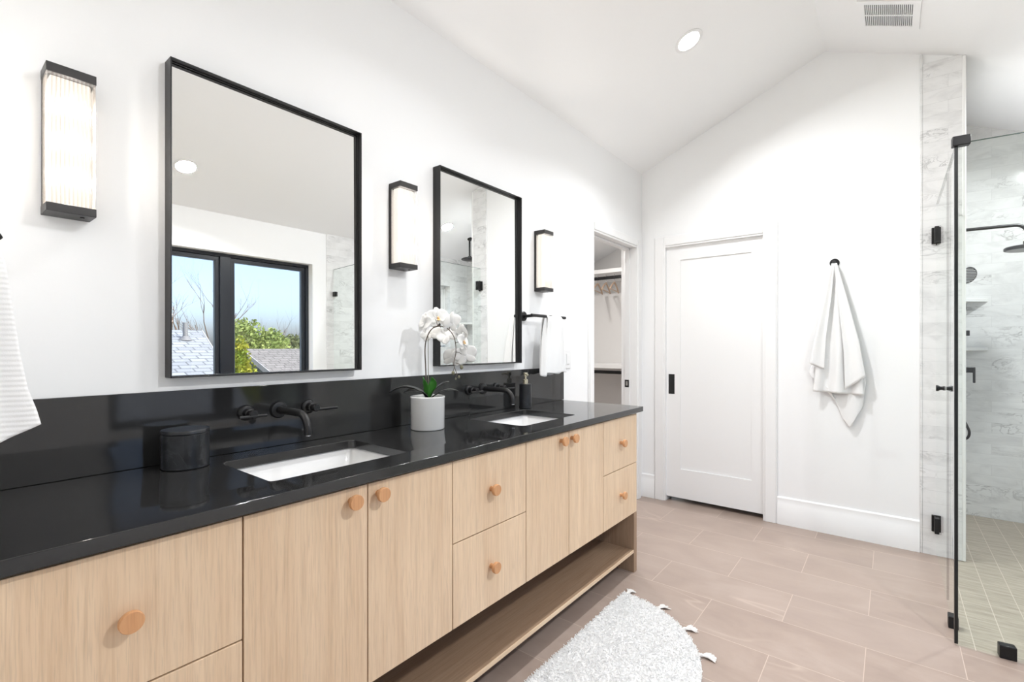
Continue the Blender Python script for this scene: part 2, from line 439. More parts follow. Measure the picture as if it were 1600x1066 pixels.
# end wall with the pocket door, up to the stub beside the shower
m = M()
holed(m, [YS+.012, -.891, -.188, WF], [0, 2.022, 2.5], {(1,0)}, XE, XE+.13, (1,2,0))
m.prism([(YS+.012, 2.5), (WF, 2.5), (WF, zc(WF)+.02), (YRIDGE, ZR+.02), (YS+.012, zc(YS+.012)+.02)], 0, XE, XE+.13)
struct('wall_back', m, WALL)
struct('wall_toilet_room', M().box(XE+.9, XE+.95, YS+.02, WF, 0, 3.0), WALL)
# marble facing of the stub, and the three marble shower walls
m = M().box(XE-.012, XE, -1.922, -1.750, 0, zc(-1.9)-.001)
struct('wall_shower_stub', m, MARBLE_Y)
m = M().box(XE-.014, XE, -1.750, -1.737, 0, zc(-1.76)-.001)
struct('trim_1', m, MARBLE_Y, bevel=.003)
m = M().box(XE-.016, XE+.012, -1.938, -1.922, 0, zc(-1.93)-.001)
struct('trim_2', m, m_paint('pale_edge_trim', (.86,.86,.85), .2, .0), bevel=.003)
m = M().prism([(0, XE)]*0 or [(XE+.012, 0), (XS+.06, 0), (XS+.06, zc(YS)+.01), (XE+.012, zc(YS)+.01)], 1, YS, YS+.012)
struct('wall_shower_side', m, MARBLE_X)
m = M().prism([(YW-.1, -.1), (YS+.02, -.1), (YS+.02, zc(YS+.02)+.02), (YW-.1, zc(YW-.1)+.02)], 0, XS, XS+.12)
struct('wall_shower_back', m, MARBLE_Y)
# window wall (right side of the room), two windows
WX0, WX1, WZ0, WZ1 = .95, 2.568, .55, 2.092
SX0, SX1, SZ0, SZ1 = 3.85, 4.50, 1.25, 2.06
m = M(); holed(m, [XB, WX0, WX1, 2.72], [-.1, WZ0, WZ1, zc(YW)+.03], {(1,1)}, YW, YW-.16, (0,2,1))
struct('wall_right', m, WALL)
m = M(); holed(m, [2.72, SX0, SX1, XS+.12], [-.1, SZ0, SZ1, zc(YW)+.03], {(1,1)}, YW+.01, YW-.16, (0,2,1))
struct('wall_shower_window', m, MARBLE_X)
# unseen opening, widened to let daylight in from the room added behind the camera
m = M(); holed(m, [-3.0, -2.95, -.95, WF], [0, 2.35, 2.5], {(1,0)}, -.10, 0.0, (1,2,0))
m.prism([(-3.0, 2.5), (WF, 2.5), (WF, zc(WF)+.02), (YRIDGE, ZR+.02), (-2.87, 2.52)], 0, -.10, 0)
struct('wall_front', m, WALL)
m = M(); holed(m, [YW-.1, -2.85, -.25, WF], [0, .12, 2.25, 2.45], {(1,1)}, XB-.12, XB, (1,2,0))  # unseen end wall, cut open for the added daylight window
m.prism([(YW-.1, 2.45), (WF, 2.45), (WF, zc(WF)+.02), (YRIDGE, ZR+.02), (YW-.1, 2.47)], 0, XB-.12, XB)
struct('wall_fill_room', m, WALL)

# closet shell behind the vanity wall
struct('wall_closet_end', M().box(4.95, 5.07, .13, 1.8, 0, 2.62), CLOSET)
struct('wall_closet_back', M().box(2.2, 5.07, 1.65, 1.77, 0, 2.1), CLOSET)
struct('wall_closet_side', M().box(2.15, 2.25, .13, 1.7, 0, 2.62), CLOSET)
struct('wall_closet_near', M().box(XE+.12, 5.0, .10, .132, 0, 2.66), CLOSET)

# ------------------------------------------------------------------ casings, baseboards
def casing(m, a0, a1, top, w, axis, face, out, t=.018, topw=None):
    """door casing around an opening; axis = 0 (runs along X, on a Y wall) or 1 (runs along Y)"""
    topw = topw or w
    for (u0,u1,z0,z1) in ((a0-w,a0,0,top+topw),(a1,a1+w,0,top+topw),(a0,a1,top,top+topw)):
        for (ins, th) in ((0, t*.6), (.014, t)):
            uu0, uu1, zz1 = u0, u1, z1
            if ins:
                if u0 < a0-1e-6: uu0 += ins*.5; uu1 -= ins
                elif u0 >= a1-1e-6: uu0 += ins; uu1 -= ins*.5
                zz0 = z0 if z0 == 0 else z0+ins
                zz1 = z1-ins*.5
            else: zz0 = z0
            if axis == 0: m.box(uu0,uu1,face,face+out*th,zz0,zz1)
            else: m.box(face,face+out*th,uu0,uu1,zz0,zz1)
    return m
m = casing(M(), 2.938, 3.645, 2.027, .072, 0, WF, -1); struct('trim_3', m, TRIM, bevel=.002)
m = casing(M(), -.891, -.188, 2.022, .090, 1, XE, -1); struct('trim_4', m, TRIM, bevel=.002)
# closet jamb lining with stop
m = M()
m.box(3.645, 3.665, WF-.002, WF+.125, 0, 2.03); m.box(2.918, 2.938, WF-.002, WF+.125, 0, 2.03); m.box(2.918, 3.665, WF-.002, WF+.125, 2.03, 2.05)
m.box(3.632, 3.646, WF+.05, WF+.09, 0, 2.028); m.box(2.938, 2.950, WF+.05, WF+.09, 0, 2.028); m.box(2.938, 3.646, WF+.05, WF+.09, 2.014, 2.03)
struct('trim_5', m, TRIM, bevel=.0015)
def baseboard(m, axis, a0, a1, face, out):
    prof = [(0,0),(.016,0),(.016,.142),(.012,.148),(.012,.182),(.006,.190),(0,.190)]
    pr = [(face+out*p, z) for p, z in prof]
    m.prism(pr, 1 if axis == 1 else 0, a0, a1) if axis == 0 or axis == 1 else None
    return m
struct('baseboard_back', baseboard(M(), 1, -1.737, -.981, XE, -1), TRIM)
struct('baseboard_corner', baseboard(M(), 1, -.098, WF, XE, -1), TRIM)
struct('baseboard_left', baseboard(M(), 0, 2.535, 2.866, WF, -1), TRIM)
m = baseboard(M(), 0, .1, 2.60, YW, 1); struct('baseboard_right', m, TRIM)

# pocket door (end wall)
dX = XE+.016
m = M()
DY0, DY1, DZ0, DZ1 = -.96, -.14, .036, 2.05
def shaker(m, u0,u1,z0,z1, pu0,pu1,pz0,pz1, x, t, rec):
    # stiles and rails around a recessed field, facing -X
    m.box(x, x+t, u0, pu0, z0, z1); m.box(x, x+t, pu1, u1, z0, z1)
    m.box(x, x+t, pu0, pu1, z0, pz0); m.box(x, x+t, pu0, pu1, pz1, z1)
    m.box(x+rec, x+t, pu0-.002, pu1+.002, pz0-.002, pz1+.002); return m
shaker(m, DY0, DY1, DZ0, DZ1, -.812, -.300, .264, 1.916, dX, .035, .009)
d1 = struct('door_1', m, TRIM)
m = M().box(dX-.003, dX+.001, -.253, -.205, .854, 1.012)
m2 = build('pull_plate', m, BLACK, d1, bevel=.002)
build('recess_shade', M().box(dX-.0035, dX-.002, -.244, -.214, .866, 1.0), m_simple('recess_shade_black', (.004,.004,.004), .5), m2)  # flat blacker patch, painted as the shade of a finger recess
# strike plate in the closet jamb
sp = thing('strike_plate', (3.632, WF+.068, .93), 'small black strike plate in the white closet door jamb', 'strike plate')
build('plate', M().box(3.6295, 3.6325, WF+.052, WF+.088, .902, .962), BLACK, sp, bevel=.001)
build('bolt_hole', M().box(3.6288, 3.631, WF+.062, WF+.078, .915, .95), m_simple('bolt_hole_steel', (.5,.5,.5), .3, 1), sp)

# ------------------------------------------------------------------ windows
BW = m_simple('black_window_frame', (.010,.013,.020), .3)
REVEAL = m_paint('window_reveal_paint', (.86,.86,.86), .5)
def window(n, x0, x1, z0, z1, mull, depth=.10, mat=BW, fw=.055):
    y1 = YW-depth; m = M()
    fx0, fx1, fz0, fz1 = x0, x1-.0, z0+.02, z1
    def ring(a0,a1,b0,b1,w,ya,yb):
        m.box(a0,a1,ya,yb,b0,b0+w); m.box(a0,a1,ya,yb,b1-w,b1); m.box(a0,a0+w,ya,yb,b0+w,b1-w); m.box(a1-w,a1,ya,yb,b0+w,b1-w)
    ring(fx0,fx1,fz0,fz1,.030,y1-.05,y1+.02)
    o = struct(n, m, mat, bevel=.002)
    spans = [(fx0+.03, fx1-.03)] if mull is None else [(fx0+.03, mull-.045), (mull+.045, fx1-.03)]
    if mull is not None: build('mullion', M().box(mull-.045, mull+.045, y1-.055, y1+.024, fz0+.03, fz1-.03), mat, o, bevel=.002)
    for a0,a1 in spans:
        m = M(); ring(a0,a1,fz0+.03,fz1-.03,.034,y1-.045,y1+.004)
        s = build('sash', m, mat, o, bevel=.002)
        build('pane', M().box(a0+.034,a1-.034,y1-.026,y1-.020,fz0+.064,fz1-.064), WINGLASS, s)
        m = M(); ring(a0+.034,a1-.034,fz0+.064,fz1-.064,.008,y1-.018,y1-.004)
        build('glazing_bead', m, m_simple('grey_bead', (.10,.13,.16), .3), s)
    return o
w1 = window('window_1', WX0, WX1, WZ0, WZ1, 1.782)
w2 = window('window_2', SX0, SX1, SZ0, SZ1, None, mat=m_simple('white_window_frame', (.8,.8,.8), .3))
m = M()
for y0_, y1_ in ((-2.85, -2.79), (-1.58, -1.52), (-.31, -.25)): m.box(XB-.09, XB-.03, y0_, y1_, .12, 2.25)
for z0_, z1_ in ((.12, .18), (2.19, 2.25)): m.box(XB-.09, XB-.03, -2.79, -1.58, z0_, z1_); m.box(XB-.09, XB-.03, -1.52, -.31, z0_, z1_)
w3 = struct('window_fill', m, BW)  # unseen window added behind the camera for flat fill daylight
build('pane', M().box(XB-.062, XB-.056, -2.79, -1.58, .18, 2.19), WINGLASS, w3); build('pane', M().box(XB-.062, XB-.056, -1.52, -.31, .18, 2.19), WINGLASS, w3)
m = M().box(WX0, WX1, YW-.155, YW+.02, WZ0, WZ0+.02); struct('trim_6', m, REVEAL, bevel=.003)

# ------------------------------------------------------------------ vanity cabinet
F = -.505; G = .0018
X0, X1 = .030, 2.490
van = thing('vanity_cabinet', ((X0+X1)/2, -.25, 0), 'long oak double vanity with flat doors, drawers, round knobs and open bottom shelf', 'vanity')
m = M()
for xa, xb in ((X0+.036, .449), (.451, 1.079), (1.081, 1.471), (1.473, 2.101), (2.103, X1-.036)):
    m.box(xa, xb, -.484, -.478, .328, .3281); m.box(xa, xa+.016, -.4835, WF, .328, .8645); m.box(xb-.016, xb, -.4835, WF, .328, .8645)
m.box(X0+.036, X1-.036, -.483, -.470, .328, .864); m.box(X0+.036, X1-.036, WF-.008, WF-.001, .328, .8645)
build('carcass', m, CARCASS, van)
pr = [(WF, 0), (F, 0), (F, .323), (-.484, .323), (-.484, .866), (WF, .866)]
build('end_panel', M().prism(pr, 0, X1-.035, X1), WALNUT_V, van, bevel=.001)
build('end_panel', M().prism(pr, 0, X0, X0+.035), WALNUT_V, van, bevel=.001)
sh = build('shelf', M().box(X0+.035, X1-.036, F+.004, WF, .108, .124), WALNUT_X, van)
build('edge_band', M().box(X0+.035, X1-.036, F+.001, F+.004, .1078, .1242), WOOD_X, sh, label='pale oak edge strip')
build('bottom_panel', M().box(X0+.035, X1-.036, -.4835, WF, .3225, .3275), WALNUT_X, van)
def knob(parent, x, z):
    build('knob', M().lathe([(.0085,0),(.0085,.016),(.012,.0185),(.0185,.020),(.0195,.022),(.0195,.030),(.0185,.032),(0,.032)], (x, F, z), (0,-1,0), 28), KNOB, parent, ang=50)
def front(kind, x0, x1, z0, z1, kx, kz):
    o = build(kind, M().box(x0+G, x1-G, F, -.4845, z0+G, z1-G), WOOD_V, van, bevel=.0012)
    knob(o, kx, kz)
ZT, ZM, ZB = .865, .598, .324
front('drawer', X0, .450, ZM, ZT, .250, .735); front('drawer', X0, .450, ZB, ZM, .250, .465)
front('door', .450, .764, ZB, ZT, .712, .832); front('door', .764, 1.080, ZB, ZT, .796, .832)
front('drawer', 1.080, 1.472, ZM, ZT, 1.266, .734); front('drawer', 1.080, 1.472, ZB, ZM, 1.266, .465)
front('door', 1.472, 1.784, ZB, ZT, 1.716, .832); front('door', 1.784, 2.102, ZB, ZT, 1.802, .832)
front('drawer', 2.102, X1, ZM, ZT, 2.288, .734); front('drawer', 2.102, X1, ZB, ZM, 2.288, .465)

# ------------------------------------------------------------------ countertop with two cut-outs, backsplash
SK = [(.553, .980, -.412, -.103), (1.590, 2.017, -.402, -.090)]
m = M()
ysl = sorted({-.526, SK[0][2], SK[1][2], SK[0][3], SK[1][3], WF})
xsl = [0.0, SK[0][0], SK[0][1], SK[1][0], SK[1][1], 2.530]
holes = set()
for j in range(len(ysl)-1):
    yc = (ysl[j]+ysl[j+1])/2
    if SK[0][2] < yc < SK[0][3]: holes.add((1,j))
    if SK[1][2] < yc < SK[1][3]: holes.add((3,j))
holed(m, xsl, ysl, holes, .872, .900, (0,1,2))
me = bpy.data.meshes.new('countertop'); me.from_pydata(m.v, [], m.f)
bm = bmesh.new(); bm.from_mesh(me); bmesh.ops.remove_doubles(bm, verts=bm.verts, dist=1e-5); bmesh.ops.recalc_face_normals(bm, faces=bm.faces)
ed = [e for e in bm.edges if abs(e.verts[0].co.z-e.verts[1].co.z) > .02 and any(abs(e.verts[0].co.x-a) < 1e-4 and abs(e.verts[0].co.y-b) < 1e-4 for k in SK for a in k[:2] for b in k[2:])]
bmesh.ops.bevel(bm, geom=ed, offset=.022, segments=6, affect='EDGES', profile=.5)
bm.to_mesh(me); bm.free()
for p in me.polygons: p.use_smooth = True
me.set_sharp_from_angle(angle=R(30)); me.materials.append(QUARTZ)
ct = bpy.data.objects.new('countertop', me); COL.objects.link(ct)
b = ct.modifiers.new('bevel', 'BEVEL'); b.width = .0022; b.segments = 3; b.limit_method = 'ANGLE'; b.angle_limit = R(60)
tag(ct, 'black quartz worktop with two rectangular sink cut-outs on the oak vanity', 'countertop')
build('backsplash', M().box(0.001, 2.545, 0.0, WF-.0006, .9005, 1.1045), QUARTZ, bevel=.0012, label='low black quartz backsplash strip along the white wall behind the taps', cat='backsplash')

def rrect(x0, x1, y0, y1, r, z, n=6):
    pts = []
    for cx, cy, a0 in ((x1-r, y1-r, 0), (x0+r, y1-r, 90), (x0+r, y0+r, 180), (x1-r, y0+r, 270)):
        for i in range(n+1):
            a = R(a0+90*i/n); pts.append((cx+r*math.cos(a), cy+r*math.sin(a), z))
    return pts
def sink(k, label):
    x0,x1,y0,y1 = k; cx, cy = (x0+x1)/2, (y0+y1)/2
    t = thing('sink', (cx, cy, .72), label, 'sink', 'undermount sinks')
    e = .012; lv = []
    lv.append(rrect(x0-.03,x1+.03,y0-.03,y1+.03,.04,.8715)); 
    lv.append(rrect(x0-e,x1+e,y0-e,y1+e,.03,.8715)); lv.append(rrect(x0-e+.004,x1+e-.004,y0-e+.004,y1+e-.004,.03,.868))
    lv.append(rrect(x0-e+.012,x1+e-.012,y0-e+.012,y1+e-.012,.04,.79)); lv.append(rrect(x0+.012,x1-.012,y0+.012,y1-.012,.05,.752))
    lv.append(rrect(x0+.035,x1-.035,y0+.035,y1-.035,.05,.742)); lv.append(rrect(cx-.03,cx+.03,cy-.03,cy+.03,.029,.738))
    inner = M().loft(lv, cap0=False, cap1=True)
    out = []
    out.append(rrect(x0-.03,x1+.03,y0-.03,y1+.03,.04,.8715)); out.append(rrect(x0-.03,x1+.03,y0-.03,y1+.03,.04,.862)); out.append(rrect(x0-.016,x1+.016,y0-.016,y1+.016,.05,.85))
    out.append(rrect(x0-.01,x1+.01,y0-.01,y1+.01,.05,.75)); out.append(rrect(x0+.03,x1-.03,y0+.03,y1-.03,.05,.722))
    inner.loft(out, cap0=False, cap1=True)
    build('basin', inner, CERAMIC, t, ang=60)
    build('drain', M().lathe([(.022,0),(.022,.003),(.016,.005),(0,.005)], (cx, cy, .7385), (0,0,1), 24), CHROME, t)
sink(SK[0], 'white rectangular undermount sink in the black worktop, nearer one under the larger-looking mirror')
sink(SK[1], 'white rectangular undermount sink farther along the black worktop, beside the soap dispenser')

def faucet(cx, label):
    t = thing('wall_faucet', (cx, 0, 1.021), label, 'faucet', 'black wall mounted taps')
    z = 1.021
    disc = [(.0245,0),(.0245,.006),(.022,.010),(.0165,.012),(0,.012)]
    build('spout_flange', M().lathe([(.028,0),(.028,.006),(.025,.011),(.018,.013),(0,.013)], (cx, 0, z), (0,-1,0)), BLACK, t)
    pts = [(cx, -.008, z), (cx, -.05, z), (cx, -.10, z+.001), (cx, -.140, z)]
    for i in range(1, 8):
        a = R(90*i/7); pts.append((cx, -.140-.052*math.sin(a), z-.052*(1-math.cos(a))))
    pts.append((cx, -.192, .958))
    build('spout', M().tube(pts, [.0125]*3+[.0115]*(len(pts)-3), 16), BLACK, t, ang=60)
    build('aerator', M().cyl((cx,-.192,.960), (cx,-.192,.955), .009), CHROME, t)
    for s, hx in ((-1, cx-.103), (1, cx+.103)):
        h = build('handle', M().lathe(disc, (hx, 0, z), (0,-1,0)).lathe([(.014,.010),(.014,.032),(.011,.034),(.011,.045),(.013,.047),(.013,.060),(.011,.063),(0,.063)], (hx, 0, z), (0,-1,0), 20), BLACK, t, ang=50)
        x0, x1 = (hx-.042, hx+.040) if s < 0 else (hx-.004, hx+.080)
        build('lever', M().tube([(x0, -.059, z-.006), (x0+.001, -.059, z-.006), (x1-.001, -.059, z-.006), (x1, -.059, z-.006)], [.0035,.0048,.0048,.0035], 12), BLACK, h)
faucet(.767, 'matte black two-handle wall tap above the nearer sink')
faucet(1.786, 'matte black two-handle wall tap above the farther sink, beside the soap dispenser')

# ------------------------------------------------------------------ mirrors
def mirror(x0, x1, label):
    z0, z1 = 1.1425, 2.0365; t = thing('wall_mirror', ((x0+x1)/2, WF, z0), label, 'mirror', 'black framed mirrors')
    w = .0036; y0 = -.035; m = M()
    # mitred deep frame as loft around
    def fr(x0,x1,z0,z1,ya,yb,w):
        o = [(x0,z0),(x1,z0),(x1,z1),(x0,z1)]; i = [(x0+w,z0+w),(x1-w,z0+w),(x1-w,z1-w),(x0+w,z1-w)]
        vs = [(a,ya,b) for a,b in o]+[(a,ya,b) for a,b in i]+[(a,yb,b) for a,b in o]+[(a,yb,b) for a,b in i]; fs = []
        for k in range(4):
            l = (k+1)%4; fs += [(k,l,l+4,k+4),(k+8,l+8,l+12,k+12),(k,l,l+8,k+8),(k+4,l+4,l+12,k+12)]
        return vs, fs
    m.add(*fr(x0,x1,z0,z1,y0,WF-.0005,w)); build('frame', m, BLACK, t, bevel=.0006)
    m = M().add(*fr(x0+w-.0003,x1-w+.0003,z0+w-.0003,z1-w+.0003,-.0190,-.0150,.0025)); build('inner_lip', m, BLACK, t)
    # the hung glass leans by a fifth of a degree
    zt = z1-w+.002; zb = z0+w-.002; dy = math.tan(R(.2))*(zt-zb)
    m = M().add([(x0+w-.002,-.014,zb),(x1-w+.002,-.014,zb),(x1-w+.002,-.014+dy,zt),(x0+w-.002,-.014+dy,zt),
                 (x0+w-.002,-.008,zb),(x1-w+.002,-.008,zb),(x1-w+.002,-.008+dy,zt),(x0+w-.002,-.008+dy,zt)],
                [(0,1,2,3),(4,5,6,7),(0,1,5,4),(1,2,6,5),(2,3,7,6),(3,0,4,7)])
    build('glass', m, MIRROR, t)
mirror(.453, 1.065, 'larger-looking black framed wall mirror over the nearer sink, reflecting the window')
mirror(1.465, 2.065, 'black framed wall mirror over the farther sink, reflecting the shower')

# ------------------------------------------------------------------ sconces
def sconce(x0, label):
    x1 = x0+.0905; z0, z1 = 1.549, 1.897; cx = (x0+x1)/2; y0 = -.062
    t = thing('wall_sconce', (cx, WF, z0), label, 'wall sconce', 'ribbed glass wall sconces')
    build('back_plate', M().box(x0+.004, x1-.004, WF-.008, WF-.0005, z0+.004, z1-.004), WHITE_PLASTIC, t)
    for xa in (x0+.001, x1-.0035): build('side_rail', M().box(xa, xa+.0025, WF-.014, WF-.0005, z0+.020, z1-.022), BRONZE, t)
    build('top_cap', M().box(x0, x1, y0, WF-.001, z1-.022, z1), BRONZE, t, bevel=.0008)
    build('bottom_cap', M().box(x0, x1, y0, WF-.001, z0, z0+.020), BRONZE, t, bevel=.0008)
    zz0, zz1 = z0+.020, z1-.022
    # fluted glass: half-round ribs on the front and both sides
    def ribs(n, a0, a1, fn):
        pts = []
        for i in range(n):
            for j in range(6):
                u = a0+(a1-a0)*(i+j/6)/n; h = math.sin(math.pi*(j/6))*.0040; pts.append(fn(u, h))
        pts.append(fn(a1, 0)); return pts
    ins = .004; path = ribs(6, WF-.012, y0+ins, lambda u,h: (x0+ins-h, u)) + ribs(11, x0+ins, x1-ins, lambda u,h: (u, y0+ins-h))[1:] + ribs(6, y0+ins, WF-.012, lambda u,h: (x1-ins+h, u))[1:]
    m = M(); n = len(path); m.add([(a,b,zz0) for a,b in path]+[(a,b,zz1) for a,b in path], [(i,i+1,i+1+n,i+n) for i in range(n-1)])
    build('ribbed_glass', m, RIBGLASS, t, ang=80, recalc=False)
    build('light_tube', M().box(x0+.008, x1-.008, -.047, -.008, zz0+.001, zz1-.001), TUBE, t, bevel=.004, seg=3)
    for zz in (z0+.09, z0+.174, z0+.258):
        P = bpy.data.lights.new('sconce_bulb', 'POINT'); P.energy = 2.2; P.shadow_soft_size = .016; P.color = (1,.97,.93)
        po = bpy.data.objects.new('bulb', P); COL.objects.link(po); po.parent = t; po.location = Vector((cx, y0+.008, zz))-t.location
    build('fixing_screw', M().cyl((x1-.022, -.035, z0), (x1-.022, -.035, z0-.0025), .0045), BLACK, t)
sconce(.200, 'lit ribbed glass wall sconce at the left edge, left of the nearer mirror')
sconce(1.224, 'lit ribbed glass wall sconce between the two black framed mirrors')
sconce(2.243, 'lit ribbed glass wall sconce right of the farther mirror, above the towel bar')

# ------------------------------------------------------------------ ceiling downlights and vent
def nrm(y): return Vector((0, -K1, -1)).normalized() if y > YRIDGE else Vector((0, K2, -1)).normalized()
def can(x, y, label, watts):
    n = nrm(y); c = Vector((x, y, zc(y)))
    t = thing('ceiling_downlight', c, label, 'ceiling light', 'recessed ceiling downlights')
    build('trim_ring', M().lathe([(.058,.0005),(.078,.0005),(.078,.003),(.070,.005),(.060,.004),(.058,.0005)], c, n, 40), WHITE_PLASTIC, t)
    build('lens', M().lathe([(.059,.0008),(.059,.0026),(.05,.0030),(0,.0030)], c, n, 40), LED, t, ang=60)
    L = bpy.data.lights.new('downlight', 'AREA'); L.shape = 'DISK'; L.size = .13; L.energy = watts; L.color = (.965,.985,1); L.spread = R(150)
    lo = bpy.data.objects.new('lamp', L); COL.objects.link(lo); lo.parent = t; lo.location = n*.012
    lo.rotation_euler = n.to_track_quat('-Z', 'Y').to_euler()
can(2.734, -.707, 'lit round recessed downlight in the sloped ceiling, seen directly above the closet side', CAN_W)
can(1.307, -2.60, 'lit recessed downlight on the window side, seen only in the nearer mirror', CAN_W)
can(3.93, -2.50, 'lit recessed downlight above the shower, seen only in the farther mirror', CAN_W*.7)
can(1.307, -.707, 'unseen added downlight over the nearer sink, above the frame', CAN_W*.5)  # guessed lamp out of view, added as an extra light source

vy0, vy1, vx0, vx1 = -1.695, -1.487, 3.222, 3.440
t = thing('ceiling_vent', ((vx0+vx1)/2, (vy0+vy1)/2, zc((vy0+vy1)/2)), 'white slotted air vent grille high in the ceiling above the shower', 'vent')
n2 = nrm(-2); 
def onc(x, y, d=0): return Vector((x, y, zc(y))) + n2*d
def cbox(m, x0,x1,y0,y1,d0,d1):
    v = [onc(x,y,d) for d in (d0,d1) for (x,y) in ((x0,y0),(x1,y0),(x1,y1),(x0,y1))]
    m.add(v, [(3,2,1,0),(4,5,6,7),(0,1,5,4),(1,2,6,5),(2,3,7,6),(3,0,4,7)])
m = M()
for (a,b,c,d) in ((vx0-.03,vx1+.03,vy0-.03,vy0),(vx0-.03,vx1+.03,vy1,vy1+.03),(vx0-.03,vx0,vy0,vy1),(vx1,vx1+.03,vy0,vy1)): cbox(m,a,b,c,d,.0006,.006)
build('frame', m, CEIL, t)
m = M(); cbox(m, vx0, vx1, vy0, vy1, .0002, .001); build('slat_shade', m, m_simple('vent_shade', (.02,.02,.02), .8), t)  # flat dark sheet standing in for the shade behind the slats
m = M(); k = 25; st = (vy1-vy0)/k
for i in range(k+1):
    y = vy0+st*i; cbox(m, vx0, vx1, y-st*.24, y+st*.24, .001, .005)
cbox(m, (vx0+vx1)/2-.004, (vx0+vx1)/2+.004, vy0, vy1, .001, .0052)
build('louvre', m, CEIL, t)

# ------------------------------------------------------------------ wall switch
t = thing('light_switch', (2.600, WF, 1.152), 'white wall switch plate just right of the hanging hand towel', 'switch')
build('plate', M().box(2.560, 2.640, WF-.006, WF-.0002, 1.093, 1.211), WHITE_PLASTIC, t, bevel=.002)
build('rocker', M().box(2.584, 2.616, WF-.009, WF-.005, 1.119, 1.185), WHITE_PLASTIC, t, bevel=.0015)

# ------------------------------------------------------------------ towel bars and towels
def cloth(m, fn, nu, nv): m.grid(fn, nu, nv)
ZBAR = 1.402; YBAR = -.070
t = thing('towel_bar', (2.138, WF, 1.400), 'black L-shaped towel bar on the white wall beside the farther mirror', 'towel bar')
build('rosette', M().lathe([(.027,0),(.027,.007),(.024,.010),(0,.010)], (2.138, WF, 1.400), (0,-1,0)), BLACK, t)
build('post', M().cyl((2.138, WF-.008, 1.400), (2.138, YBAR, 1.402), .0085), BLACK, t)
build('rod', M().cyl((2.105, YBAR, 1.402), (2.446, YBAR, 1.402), .0088), BLACK, t, bevel=.001)
m = M()
def drape(x0t, x1t, x0b, x1b, y_out, zb, fold, ph, zt=1.4115, swap=None, amp=.006):
    # one hanging leaf from the top of the rod down
    def fn(u, v):
        xt = x0t+(x1t-x0t)*u; xb = x0b+(x1b-x0b)*u; k = v**.8
        x = xt+(xb-xt)*k; z = zt+(zb-zt)*v
        arc = min(1, v*14)
        y = YBAR+(y_out-YBAR)*math.sin(arc*math.pi/2) + amp*math.sin(u*fold*math.pi*2+ph)*min(1, v*3) + .004*math.sin(u*5+v*3)
        z += -.004*(1-math.cos(arc*math.pi/2)) + (.004*math.sin(u*9+ph) if v > .99 else 0)
        return (x, y, z)
    return fn
m.grid(drape(2.243, 2.375, 2.215, 2.432, YBAR-.020, 1.082, 1.4, .3), 28, 40)
m.grid(drape(2.243, 2.375, 2.222, 2.425, YBAR+.020, 1.075, 1.2, 1.3), 28, 40)
m.grid(drape(2.232, 2.262, 2.192, 2.262, YBAR-.004, 1.070, 1.0, 2.2, amp=.010), 12, 40)
build('hand_towel', m, TOWEL, solid=.006, recalc=False, label='folded white hand towel hanging on the black bar beside the farther mirror', cat='towel')
# hook on the near side wall; its towel enters the photo at the left edge
t = thing('wall_hook', (0, -.401, 1.420), 'black wall hook on the near side wall, only its tip at the left edge', 'hook')
build('rosette', M().lathe([(.027,0),(.027,.006),(.024,.009),(0,.009)], (0, -.401, 1.420), (1,0,0)), BLACK, t)
build('peg', M().tube([(.006,-.401,1.415), (.075,-.401,1.413), (.0975,-.401,1.420), (.1005,-.401,1.4215)], [.006,.006,.0065,.0045], 14), BLACK, t)
m = M()
def side_leaf(yo, zl, zr_, amp, ph, xr):
    def fn(u, v):
        right = profile(v, xr); x = .012+(right-.012)*u
        zb = zl+(zr_-zl)*u; z = 1.412+(zb-1.412)*v
        return (x, -.401+yo*min(1, v*6)+amp*math.sin(u*11+ph)*min(1, .2+v*1.5), z)
    return fn
def profile(v, pts):
    for (a, x), (b, y) in zip(pts, pts[1:]):
        if v <= b: return x+(y-x)*(v-a)/(b-a)
    return pts[-1][1]
m.grid(side_leaf(-.016, 1.020, 1.0935, .006, .4, [(0,.094),(.12,.1035),(.6,.120),(.80,.130),(.92,.141),(1,.1465)]), 30, 70)
m.grid(side_leaf(.016, 1.010, 1.110, .006, 2.1, [(0,.092),(.12,.100),(.6,.115),(.85,.128),(1,.136)]), 30, 70)
build('hand_towel', m, TOWEL_RIB, solid=.006, recalc=False, label='ribbed white hand towel cut off by the left edge of the photo', cat='towel')

# hook and bath towel on the end wall
t = thing('wall_hook', (XE, -1.312, 1.779), 'small black round wall hook holding the long white towel', 'hook')
build('rosette', M().lathe([(.027,0),(.027,.006),(.024,.009),(0,.009)], (XE, -1.312, 1.779), (-1,0,0)), BLACK, t)
build('peg', M().tube([(XE-.006,-1.312,1.775), (XE-.035,-1.312,1.772), (XE-.055,-1.312,1.782)], [.007,.007,.009], 14), BLACK, t)
def profile(v, pts):
    for (a, x), (b, y) in zip(pts, pts[1:]):
        if v <= b:
            k = (v-a)/(b-a); k = k*k*(3-2*k) if False else k
            return x+(y-x)*k
    return pts[-1][1]
m = M()
def leaf(L, Rr, zt, zbl, zbr, x0, depth, nf, ph):
    """towel leaf on the hook: L/Rr = left/right silhouettes (v, Y), bottom slants from zbl to zbr"""
    def fn(u, v):
        yl, yr = profile(v, L), profile(v, Rr); y = yl+(yr-yl)*u
        zb = zbl+(zbr-zbl)*u; z = zt+(zb-zt)*v
        dd = depth*min(1, .15+v*1.2)
        x = x0 - dd*(.5+.5*math.sin(u*nf*2*math.pi+ph+v*.8)) - .012*math.sin(math.pi*u)*v
        x = min(x, XE-.006)
        return (x, y, z)
    return fn
